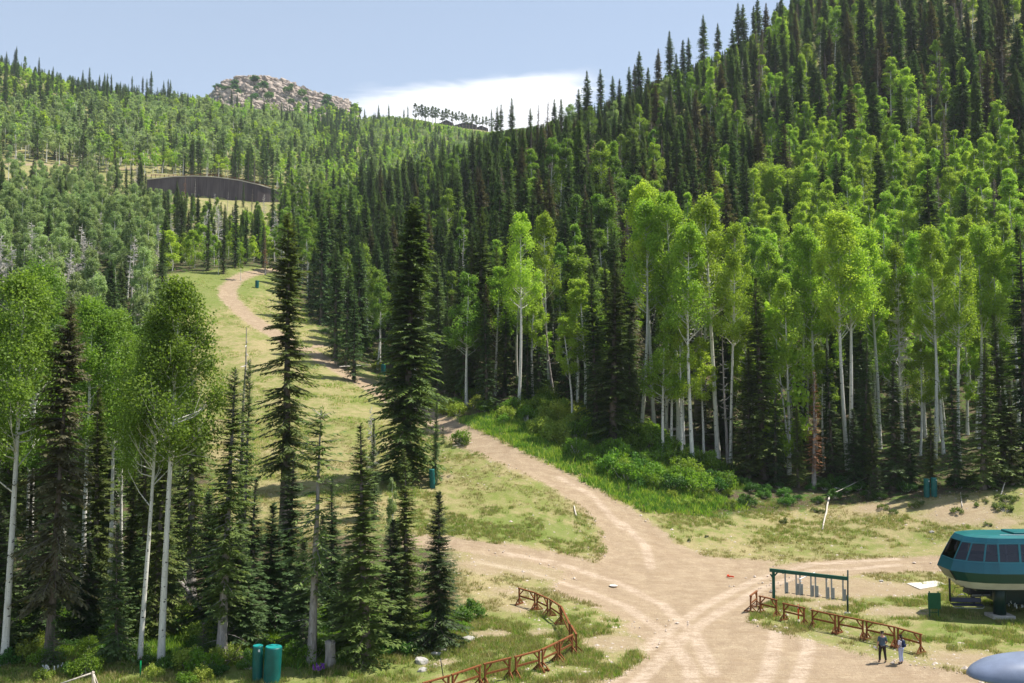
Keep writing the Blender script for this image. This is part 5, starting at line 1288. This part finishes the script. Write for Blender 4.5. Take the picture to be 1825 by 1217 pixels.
RB = [((1337,1062),(1349,1053),'short stained timber barrier standing end-on at the left end of the right-hand row'),((1352.7,1062),(1385.5,1069.6),'timber barrier in front of the left post of the green gate frame'),((1394.8,1074.8),(1435,1084),'timber barrier with the orange-red marker post in front'),
 ((1445.5,1087),(1490.7,1096.5),'timber barrier just right of the gap after the orange-red marker'),((1492,1096.8),(1540,1106),'timber barrier below the black pole of the gate frame'),((1541.8,1106.5),(1596.4,1118),'timber barrier directly behind the man in grey-blue'),((1597.8,1118.6),(1643,1131),'timber barrier at the right end, behind the person with the backpack')]
for a, b, lb in RB: barrier(a, b, lb, 'stained timber barriers in the right-hand row')
LB = [((923.5,1047.8),(955,1056.8)),((956,1057.5),(977,1067)),((979.5,1067.7),(1000,1081)),((1000.8,1081.8),(1015.5,1112.5)),((1018.2,1114.5),(1027.5,1131)),((1021,1131),(995.8,1143.6)),((994.5,1144),(965.2,1158)),((963.2,1158.8),(917,1171)),((910.7,1172.3),(862,1183.7)),((857,1185.4),(804.5,1203)),((802,1204),(753.6,1217.5)),((751,1218.5),(700,1234))]
ordn = ['first', 'second', 'third', 'fourth', 'fifth', 'sixth', 'seventh', 'eighth', 'ninth', 'tenth', 'eleventh', 'last']
LBL = ['top end of the curved left row, farthest from the camera','second from the far end of the curved left row','third from the far end of the curved left row','steep fourth one of the curved left row, seen nearly end-on','fifth one at the right tip of the curved left row','just below the bend of the curved left row','second below the bend of the curved left row','third below the bend of the curved left row','behind the thin black pole','with the bright orange lower rail','second from the bottom edge of the picture','cut by the bottom edge of the picture']
for (a, b), lb in zip(LB, LBL): barrier(a, b, 'stained timber barrier, '+lb, 'stained timber barriers in the curved left row')

# orange-red marker post
p = G(1423, 1104); o = empty('marker_post', p, 0, 'orange-red marker post with white bands before a timber barrier', 'marker')
MB().lathe([(.055, 0), (.055, .62), (.045, 1.0), (.04, 1.05)], 12).build('tube', M['orange'], o, True)
for z in (.78, .92): MB().lathe([(.0565, 0), (.055, .07)], 12, (0, 0, z)).build('reflective_band', M['reflect'], o)
# black thin pole
p = G(792, 1214); q = at(785, 1173, p.y); tag(MB().tube([(0, 0, -.2), q-p], .028, 8).build('bamboo_pole', M['black'], None, True, p), 'thin black leaning pole standing by a left row barrier', 'pole')
# green stake and rope-tied stick near the twin aspens
p = G(250, 1207); o = empty('hydrant_stake', p, 0, 'bright green stake with black cap at the foot of the twin aspens', 'stake')
MB().lathe([(.045, 0), (.045, .95), (.03, .97)], 10).build('shaft', M['green_stake'], o, True); MB().lathe([(.06, 0), (.07, .05), (.05, .16), (.02, .2)], 10, (0, 0, .97)).build('cap', M['black'], o, True)
# wooden A-frame at the bottom left
p = G(164, 1240); z0 = at(160, 1198, p.y).z-p.z; o = empty('pole_trestle', p, 0, 'weathered pole trestle with one long sloping rail at the bottom left', 'trestle')
MB().tube([(-2.4, .0, z0-.85), (.1, 0, z0)], .045, 8).build('rail', M['log'], o, True)
for sx, sy in ((.45, -.3), (-.12, .3), (.42, .25)): MB().tube([(sx, sy, 0), (0, 0, z0+.05)], .042, 8).build('leg', M['log'], o, True)
# flowers
def flowers(px, py, n, m_, label, w_=.5, h=.45):
    p = G(px, py); o = empty('wildflower', p, 0, label, 'wildflowers'); g = np.random.default_rng(int(px)); st = MB(); fl = MB()
    for i in range(n):
        x, y = g.uniform(-w_, w_, 2); hh = h*g.uniform(.7, 1.3); st.tube([(x, y, -.05), (x+.03, y, hh)], .008, 4)
        for k in range(5): a = g.uniform(0, 6.28); fl.box((x+.03+.03*math.cos(a), y+.03*math.sin(a), hh+.04*k), (.05, .05, .04), rz=a)
    st.build('stems', M['under'], o); fl.build('petals', M[m_], o)
flowers(566, 1204, 16, 'purple', 'cluster of purple wildflowers beside the grey stump', .3, .4)
flowers(88, 1205, 14, 'white_petal', 'patch of white wildflowers under the dark brown fir', .5, .35)
flowers(1815, 1090, 14, 'white_petal', 'pale seeding weeds in the grass under the lift cabin', .7, .45)

# green sign board seen from behind
def signboard():
    p = G(1666, 1102); o = empty('sign_board', p, R(-4), 'blank dark green sign board on two posts left of the lift cabin', 'sign')
    s_ = p.y/FPX; MB().box((0, 0, 1.55-.32), (21*s_*1.04, .04, 1.12)).build('board', M['sign'], o, bevel=.01)
    for x in (-.32, .28): MB().box((x, .05, .92), (.07, .07, 1.94)).build('post', M['sign'], o)
    MB().box((0, .05, .42), (.6, .05, .05)).build('crossbar', M['sign'], o)
signboard()
# pale slab
P4 = [G(*q) for q in ((1616,1041),(1668,1036),(1686,1043),(1640,1051))]; c = sum(P4, Vector())/4; mb = MB()
V = [v-c+Vector((0, 0, .07)) for v in P4]+[v-c-Vector((0, 0, .3)) for v in P4]
mb.add(V, [(0, 1, 2, 3)[::-1], (4, 5, 6, 7), (0, 1, 5, 4), (1, 2, 6, 5), (2, 3, 7, 6), (3, 0, 4, 7)]); tag(mb.build('ground_slab', M['slab'], None, False, c), 'pale flat concrete slab on the ground left of the lift cabin', 'slab')
# orange scrap on the dirt
p = G(1300, 1028); mb = MB()
for k in range(7): mb.box((.12*math.cos(k*2.1)*k*.35, .3*math.sin(k*1.7), .06+.03*(k % 2)), (.22, .05, .1), rz=k*.9)
tag(mb.build('orange_netting', M['orange'], None, False, p), 'small crumpled orange netting on the dirt of the crossing', 'netting')
p = G(1093, 1044); tag(MB().lathe([(.32, 0), (.36, .03), (.3, .06), (.26, .03)], 18).build('white_ring', M['slab'], None, True, p), 'small pale ring lying on the dirt above the left barriers', 'ring')

# green gate frame with hanging grey gates
def gate_frame():
    A = G(1379, 1073); B = G(1511, 1094); base = A.copy(); ang = math.atan2(B.y-A.y, B.x-A.x)
    o = empty('ticket_gate_frame', base, 0, 'green beam on posts carrying four pairs of hanging grey gate panels', 'gate frame')
    ta, tb = at(1372, 1016, A.y), at(1511, 1031.5, B.y); TA, TB = ta-base, tb-base
    MB().bar(TA, TB, .14, .24).build('beam', M['greenpaint'], o, bevel=.01)
    MB().bar(TA+Vector((0, 0, .125)), TB+Vector((0, 0, .125)), .2, .02).build('beam_flange', M['greenpaint'], o)
    pa = (A-base); MB().box((0, .0, 1.2), (.2, .2, 2.42)).build('post', M['greenpaint'], o, bevel=.01)
    MB().bar((.08, 0, 2.0), (.42, -.1, 2.4), .1, .1).build('brace', M['greenpaint'], o)
    MB().bar((-.06, 0, 1.85), (-.22, 0, 2.12), .1, .1).build('bracket', M['greenpaint'], o)
    q = B-base; qt = at(1511, 1016, B.y)-base
    pole = MB().tube([q-Vector((0, 0, .1)), (qt.x, qt.y, qt.z)], .055, 12).build('pole', M['dkgreen'], o, True)
    MB().tube([q, q+Vector((0, 0, 1.35))], .072, 12).build('pole_sleeve', M['dkgreen'], o, True)
    MB().lathe([(.24, -.1), (.24, .1), (.2, .12)], 16, tuple(q)).build('footing', M['concrete'], o, True)
    u = (TB-TA).normalized(); mid = TA.lerp(TB, .185); MB().box(tuple(mid), (.10, .30, .34), rot=Matrix.Rotation(.78, 3, 'Y')).build('clamp', M['greenpaint'], o)
    L = []
    for px in (1400.5, 1420.5, 1427.5, 1447, 1455, 1474, 1483, 1502.5):
        f_ = (px-1372)/(1511-1372); c = TA.lerp(TB, f_); L.append(c)
    for i, c in enumerate(L):
        g_ = MB().box((c.x, c.y, c.z-.88), (.10, .09, 1.5)).build('gate_arm', M['steel'], o, bevel=.008)
        MB().box((c.x+.13, c.y+.01, c.z-1.2), (.18, .05, .85)).build('gate_panel', M['steel'], o, bevel=.008)
    for i in range(0, 8, 2):
        a, b = L[i]-Vector((0, 0, 1.55)), L[i+1]-Vector((0, 0, 1.55)); m1 = a.lerp(b, .42); m2 = a.lerp(b, .58)
        MB().tube([a, m1], .022, 6).build('turn_bar', M['black'], o); MB().tube([m2, b], .022, 6).build('turn_bar', M['black'], o)
    h = MB().tube([at(1452, 1020, A.y-1.5)-base, at(1432, 1029, A.y-2.2)-base, at(1425, 1032, A.y-2.4)-base, at(1426, 1036, A.y-2.4)-base, at(1429, 1036, A.y-2.4)-base], [.03, .03, .04, .04, .03], 8).build('lamp_arm', M['white'], o, True)
gate_frame()

# ------------------------------------------------------------------ lift terminal
def terminal():
    o = empty('lift_terminal', G(1782, 1100), 0, 'teal chairlift terminal cabin with dark windows on a thick green column', 'lift terminal')
    b0 = o.location.copy(); yc = b0.y
    ym = b0.y+.6
    # plan outline of the nose, half width scaled; outlines at each level (x from sight lines, z from survey)
    def lev(z, xl, w_, k):   # xl: nose tip x, w_: half width, k: nose length
        pts = [(xl, -w_*.42), (xl+k*.22, -w_*.72), (xl+k*.62, -w_*.93), (xl+k, -w_), (xl+k+1.5, -w_), (xl+k+3.2, -w_), (16+b0.x, -w_), (16+b0.x, w_), (xl+k, w_), (xl+k*.62, w_*.93), (xl+k*.22, w_*.72), (xl, w_*.42)]
        return [Vector((x, ym+y, z))-b0 for x, y in pts]
    X = lambda px, d: gx(px, d)
    LV = dict(b0=lev(2.35, X(1706, 66), 1.55, 2.2), b1=lev(2.92, X(1690, 66), 2.2, 2.6), b2=lev(3.62, X(1678.5, 66), 2.45, 2.8), w0=lev(4.35, X(1685, 66), 2.28, 2.55), w1=lev(5.68, X(1702, 66), 1.98, 1.95), e=lev(6.0, X(1708, 66), 1.88, 1.8), r=lev(6.12, X(1722, 66), 1.35, 1.7))
    n = 12
    def skin(a, b, name, m_, sel=None, off=0.):
        mb = MB(); A, B = LV[a], LV[b]
        for i in range(n):
            if sel is not None and i not in sel: continue
            j = (i+1) % n; mb.add([A[i], A[j], B[j], B[i]], [(0, 1, 2, 3)])
        return mb.build(name, M[m_], o)
    skin('b0', 'b1', 'skirt', 'cream'); skin('b1', 'b2', 'lower_band', 'band'); skin('b2', 'w0', 'belt_panel', 'teal'); skin('w1', 'e', 'upper_panel', 'teal')
    skin('e', 'r', 'roof_edge', 'teal_roof')
    mb = MB(); mb.add(LV['r'], [tuple(range(n))]); mb.build('roof', M['teal_roof'], o)
    mb = MB(); mb.add([v+Vector((0, 0, -.02)) for v in LV['b0']], [tuple(range(n-1, -1, -1))]); mb.build('underside', M['dkgreen'], o)
    # raised roof hatch and seam
    R_ = LV['r']; hx0 = R_[3].x+.2
    MB().box(((hx0+14)/2+1, ym-b0.y, R_[0].z+.07), (14, 1.7, .14)).build('roof_ridge', M['teal_roof'], o, bevel=.03)
    MB().bar((R_[3].x, R_[3].y+.1, R_[0].z+.03), (R_[6].x, R_[6].y+.1, R_[0].z+.03), .05, .04).build('roof_seam', M['white'], o)
    # windows band: frame posts, sill and head rails with glass set between
    A, B = LV['w0'], LV['w1']
    seg = []
    for i in range(n):
        j = (i+1) % n
        if i == 6: continue
        a0, a1, c0, c1 = A[i], A[j], B[i], B[j]; L = (a1-a0).length; k = max(1, int(round(L/1.9)))
        nv = (a1-a0).cross(c0-a0).normalized()*(.02)
        if (nv.y > 0) == (a0.y < (ym-b0.y)) and abs(nv.y) > .001: pass
        fr = MB(); wdt = .075
        for q in range(k):
            s0, s1 = q/k, (q+1)/k; p0, p1, p2, p3 = a0.lerp(a1, s0), a0.lerp(a1, s1), c0.lerp(c1, s1), c0.lerp(c1, s0)
            cen = (p0+p1+p2+p3)/4; inn = []
            for v in (p0, p1, p2, p3): 
                w_ = (cen-v); inn.append(v+w_*min(.3, wdt/max(.2, w_.length*.7)))
            fr.add([p0, p1, p2, p3]+inn, [(0, 1, 5, 4), (1, 2, 6, 5), (2, 3, 7, 6), (3, 0, 4, 7)])
            f_ = fr.build('window', M['teal_light'], o); fr = MB()
            ins = (Vector((cen.x+.5, ym-b0.y, cen.z))-cen).normalized()*.03
            MB().add([v+ins for v in inn], [(0, 1, 2, 3)]).build('pane', M['glass'], f_)
    # machinery inside, seen through the glass
    MB().box((R_[3].x+7, ym-b0.y, 5.0-b0.z), (14, .5, .5)).build('drive_beam', M['black'], o, bevel=.02)
    MB().box((R_[3].x+6.5, ym-b0.y, 4.0-b0.z), (15, 2.6, .7)).build('machine_deck', M['band'], o, bevel=.02)
    for k in range(9):
        MB().lathe([(.32, -.06), (.36, 0), (.32, .06)], 16, (R_[2].x+.4+k*1.1, -1.0+ym-b0.y, 4.75-b0.z)).build('guide_tyre', M['black'], o, True)
    for k in range(5): MB().box((R_[2].x+.9+k*2.1, -1.5+ym-b0.y, 5.0-b0.z), (.12, .1, 1.3)).build('hanger_rib', M['cream'], o)
    MB().lathe([(.42, 0), (.42, 2.8)], 28, (0, 0, 0)).build('column', M['dkgreen'], o, True)
    MB().box((0, 0, .1), (1.6, 1.3, .26)).build('footing', M['concrete'], o, bevel=.03)
    # second dark body and rear column under the cabin
    MB().box((6.2, 2.6, 1.5), (10.5, 2.2, 1.9)).build('drive_housing', M['dkgreen'], o, bevel=.05)
    MB().box((.4, 1.6, 2.0), (3.2, 1.5, .7)).build('support_frame', M['dkgreen'], o, bevel=.04)
    MB().tube([LV['b1'][0]+Vector((-.03, 0, 0)), LV['b2'][0]+Vector((-.03, 0, 0))], .05, 8).build('nose_bumper', M['black'], o)
terminal()
def chair():
    b = G(1724, 1092); b = at(1724, 1084, 65.6); z0 = Z1(b.x, b.y)
    o = empty('chairlift_seat', (b.x, 65.6, z0), R(-6), 'dark chairlift seat hanging under the nose of the teal lift terminal', 'chairlift seat')
    zs = b.z-z0+.25; W_ = 1.05
    MB().box((0, 0, zs), (2*W_, .48, .07), rot=Matrix.Rotation(.08, 3, 'X')).build('seat', M['navy'], o, bevel=.02)
    MB().box((0, .3, zs+.28), (2*W_, .06, .34), rot=Matrix.Rotation(-.2, 3, 'X')).build('backrest', M['navy'], o, bevel=.02)
    for x in (-W_, W_): 
        MB().tube([(x, -.24, zs), (x, .28, zs), (x, .34, zs+.55), (x, .1, zs+.75), (x, -.3, zs+.7)], .022, 8).build('side_frame', M['black'], o, True)
    MB().tube([(-W_, .34, zs+.5), (W_, .34, zs+.5)], .022, 8).build('back_bar', M['black'], o, True)
    MB().tube([(-W_-.08, .1, zs+.2), (-W_-.08, .12, zs+1.8)], .07, 10).build('hanger_tube', M['black'], o, True)
    MB().tube([(-W_*.9, .3, zs+.55), (-W_*.75, .1, zs+1.15), (-W_*.2, .0, zs+1.3), (W_*.1, .1, zs+.95), (W_*.2, .3, zs+.55)], .02, 8).build('bail', M['black'], o, True)
    MB().tube([(-W_, -.24, zs-.05), (-W_*.9, -.32, zs-.16), (W_*.9, -.32, zs-.16), (W_, -.24, zs-.05)], .018, 8).build('foot_rest', M['steel'], o, True)
chair()
# snowmobile-like parked machine under the cabin
def machine():
    p = G(1742, 1070); o = empty('lift_machine', (p.x, 69.5, Z1(p.x, 69.5)), 0, 'dark lift machinery on a grey beam behind the hanging chair', 'machinery')
    MB().box((.0, 0, 1.25), (3.1, 1.1, .95), taper=.82).build('body', M['black'], o, bevel=.08)
    MB().box((-.1, -.5, .75), (2.4, .12, .16)).build('beam', M['steel'], o, bevel=.02)
    for x in (-1.0, .9): MB().box((x, 0, .4), (.2, .3, .85)).build('leg', M['black'], o)
    mb = MB(); mb.tube([(-1.9+.3*math.cos(a/8*6.283)*1.2, -.2, .55+.22*math.sin(a/8*6.283)) for a in range(9)], .035, 6); mb.build('hose_reel', M['steel'], o, True)
machine()
# grey fibreglass hood of the nearer terminal, lower right
def hood():
    c = Vector((gx(1880, 40), 41.5, 0)); zt = HC-(1176-693.4)/FPX*40
    o = empty('lift_hood', (c.x+1.5, c.y, 0), 0, 'smooth blue-grey rounded hood of a nearer lift in the lower right corner', 'lift terminal')
    V = []; F = []; nu, nv = 40, 14
    for j in range(nv+1):
        ph = j/nv*math.pi/2
        for i in range(nu):
            a = 2*math.pi*i/nu; ca, sa = math.cos(a), math.sin(a); e = .8
            rx, ry = 4.9, 1.6
            V.append((rx*math.copysign(abs(ca)**e, ca)*math.cos(ph)**.45, ry*math.copysign(abs(sa)**e, sa)*math.cos(ph)**.45, zt-.95+.95*math.sin(ph)**1.2))
    for j in range(nv):
        for i in range(nu): F.append((j*nu+i, j*nu+(i+1) % nu, (j+1)*nu+(i+1) % nu, (j+1)*nu+i))
    F.append(tuple(range(nu-1, -1, -1)))
    mb = MB(); mb.add(V, F); mb.build('shell', M['grey_shell'], o, True)
    MB().lathe([(.45, -.5), (.45, zt-.9)], 20, (0, 0, 0)).build('column', M['dkgreen'], o, True)
    MB().box((0, 0, zt-1.15), (5.5, 1.6, .4)).build('underframe', M['black'], o, bevel=.04)
hood()

# ------------------------------------------------------------------ people
def skin_mesh(name, pts, edges, rad, m_, parent, sub=2, root=0):
    me = bpy.data.meshes.new(name); me.from_pydata(pts, edges, []); me.materials.append(m_)
    o = bpy.data.objects.new(name, me); col.objects.link(o)
    if parent is not None: o.parent = parent
    md = o.modifiers.new('Skin', 'SKIN'); md.use_smooth_shade = True; md.use_x_symmetry = False
    if not me.skin_vertices: me.attributes.new('x', 'FLOAT', 'POINT')
    for i, sv in enumerate(me.skin_vertices[0].data): sv.radius = rad[i] if isinstance(rad[i], tuple) else (rad[i], rad[i]); sv.use_root = (i == root)
    s_ = o.modifiers.new('Subsurf', 'SUBSURF'); s_.levels = sub; s_.render_levels = sub; return o
def person(px, py, h, rz, label, shirt, trousers, hair, armL, armR, stance=.12, slim=1., long_hair=False):
    p = G(px, py); o = empty('person', p, rz, label, 'person'); k = h/1.75
    def S(P_): return [tuple(c*k for c in q) for q in P_]
    # figure faces +Y; joints: pelvis, belly, chest, neck, head ...
    base = [(0,0,.93),(0,.01,1.08),(0,0,1.27),(0,-.01,1.42),(0,0,1.50),(0,.015,1.58),(0,.02,1.68),
            (.10,0,.90),(stance,.01,.50),(stance+.03,-.03,.09),(stance+.05,.12,.04),
            (-.10,0,.90),(-stance,.01,.50),(-stance-.03,-.03,.09),(-stance-.05,.12,.04),
            (.17,-.01,1.40),*armR, (-.17,-.01,1.40),*armL]
    E = [(0,1),(1,2),(2,3),(3,4),(4,5),(5,6),(0,7),(7,8),(8,9),(9,10),(0,11),(11,12),(12,13),(13,14),(3,15),(15,16),(16,17),(17,18),(3,19),(19,20),(20,21),(21,22)]
    r_ = [(.15*slim,.11),(.14*slim,.10),(.16*slim,.11),(.09,.075),(.055,.055),(.075,.09),(.07,.085),.095,.062,.042,.035,.095,.062,.042,.035,.062,.045,.033,.028,.062,.045,.033,.028]
    r_ = [tuple(q*k for q in v) if isinstance(v, tuple) else v*k for v in r_]
    body = skin_mesh('body', S(base), E, r_, M['skin'], o)
    # fingers
    for arm, sgn in ((armR, 1), (armL, -1)):
        wv = Vector(arm[2]); el = Vector(arm[1]); d_ = (wv-el).normalized(); sd_ = d_.cross(Vector((0, 1, 0))).normalized()
        for f_ in range(5):
            if f_ == 4: a = wv-sd_*.02*sgn; b = a+(d_*.5-sd_*sgn*.6+Vector((0, .4, 0))).normalized()*.05; c = b+d_*.025
            else: a = wv+d_*.01+Vector((0, (f_-1.5)*.018, 0)); L_ = [.075, .085, .08, .062][f_]; b = a+d_*L_*.55; c = b+(d_+Vector((-.5*sgn, 0, 0))).normalized()*L_*.45
            skin_mesh('finger', S([a, b, c]), [(0, 1), (1, 2)], [.010, .009, .007], M['skin'], body, 1)
    g_ = 1.14
    ix = [1, 2, 3, 15, 16, 19, 20]; tp = [(0,0,.95)]+[base[i] for i in ix]
    sh = skin_mesh('shirt', S([base[1], base[2], (0,-.01,1.41), base[15], base[16], base[19], base[20], (0,0,.93)]), [(0,1),(1,2),(2,3),(3,4),(2,5),(5,6),(0,7)], [(.165*slim*k,.125*k),(.18*slim*k,.13*k),(.11*k,.09*k),.078*k,.062*k,.078*k,.062*k,(.165*slim*k,.128*k)], shirt, o)
    tr = skin_mesh('trousers', S([(0,0,.97), base[7], base[8], base[9], base[11], base[12], base[13]]), [(0,1),(1,2),(2,3),(0,4),(4,5),(5,6)], [(.155*slim*k,.12*k),.112*k,.078*k,.062*k,.112*k,.078*k,.062*k], trousers, o)
    for a, b in ((9, 10), (13, 14)): skin_mesh('shoe', S([base[a][:2]+(.05,), base[b][:2]+(.035,)]), [(0, 1)], [.055*k, .045*k], M['shoe'], o, 2)
    hp = [(0,-.015,1.67),(0,.0,1.735),(0,-.055,1.60)]
    if long_hair: hp += [(.0,-.09,1.52),(.0,-.09,1.40)]
    hr = skin_mesh('hair', S(hp), [(0,1),(0,2)]+([(2,3),(3,4)] if long_hair else []), [(.082*k,.085*k),(.05*k,.06*k),(.062*k,.05*k)]+([.035*k,.025*k] if long_hair else []), hair, o)
    # face: nose, eyes, mouth, ears
    MB().box((0, .112*k, 1.635*k), (.022*k, .03*k, .04*k), taper=.5).build('nose', M['skin'], body)
    for s_ in (-1, 1):
        MB().lathe([(.008, -.006), (.011, 0), (.008, .006)], 8, (s_*.03*k, .098*k, 1.66*k)).build('eye', M['hair'], body); MB().box((s_*.078*k, .01, 1.635*k), (.015, .035, .055)).build('ear', M['skin'], body)
    MB().box((0, .1*k, 1.585*k), (.045*k, .012, .01)).build('mouth', M['orange'], body)
    return o, k
pa, k = person(1573, 1180, 1.86, R(4), 'man in grey-blue t-shirt and dark trousers holding papers, seen from behind', M['shirt'], M['trousers'], M['hair'],
    [(-.25,-.03,1.14),(-.27,.04,.90),(-.28,.07,.82)], [(.26,-.02,1.14),(.27,.12,1.0),(.26,.22,1.03)], .15, 1.08)
o = MB().box((.27, .30, 1.16), (.2, .02, .24), rot=Matrix.Rotation(.25, 3, 'X')).build('sheet_of_paper', M['paper'], None, False, pa.location); o.rotation_euler = pa.rotation_euler; tag(o, 'white sheet of paper held up in the right hand of the man', 'paper')
o = MB().box((-.36, .12, .84), (.26, .02, .12), rot=Matrix.Rotation(.5, 3, 'Y')).build('folded_leaflet', M['paper'], None, False, pa.location); tag(o, 'white folded leaflet in the lowered left hand of the man', 'leaflet')
pb, k = person(1606, 1182, 1.68, R(35), 'person in white top and pale blue trousers with a navy backpack, dark ponytail', M['white_cloth'], M['denim'], M['hair'],
    [(-.22,.0,1.14),(-.2,.08,.93),(-.19,.10,.86)], [(.22,.0,1.14),(.2,.08,.93),(.19,.12,.86)], .09, .88, True)
bp = empty('backpack', pb.location+Vector((0, 0, 0)), R(35), 'navy backpack on the back of the person in white', 'backpack')
MB().box((0, -.19, 1.19), (.27, .15, .42), taper=.8).build('bag', M['pack'], bp, bevel=.05)
MB().box((0, -.28, 1.11), (.2, .05, .18)).build('front_pocket', M['pack'], bp, bevel=.02)
for s_ in (-1, 1): MB().tube([(s_*.1,-.14,1.34),(s_*.11,-.02,1.42),(s_*.11,.115,1.3),(s_*.12,.1,1.15),(s_*.13,-.1,1.02)], .018, 6).build('strap', M['pack'], bp, True)

# ------------------------------------------------------------------ mountain air: one closed box of thin haze round everything up to the far ridge
def haze():
    m, t, o = mat('haze_air'); v = t.new('ShaderNodeVolumePrincipled'); v.inputs['Color'].default_value = (.80, .88, 1, 1); v.inputs['Density'].default_value = .00009; v.inputs['Anisotropy'].default_value = .2
    t.link(v.outputs[0], o.inputs['Volume'])
    ob = MB().box((0, 0, 205), (7000, 7000, 450)).build('haze', m); tag(ob, 'thin pale blue mountain haze', 'haze', None, 'stuff')
haze()
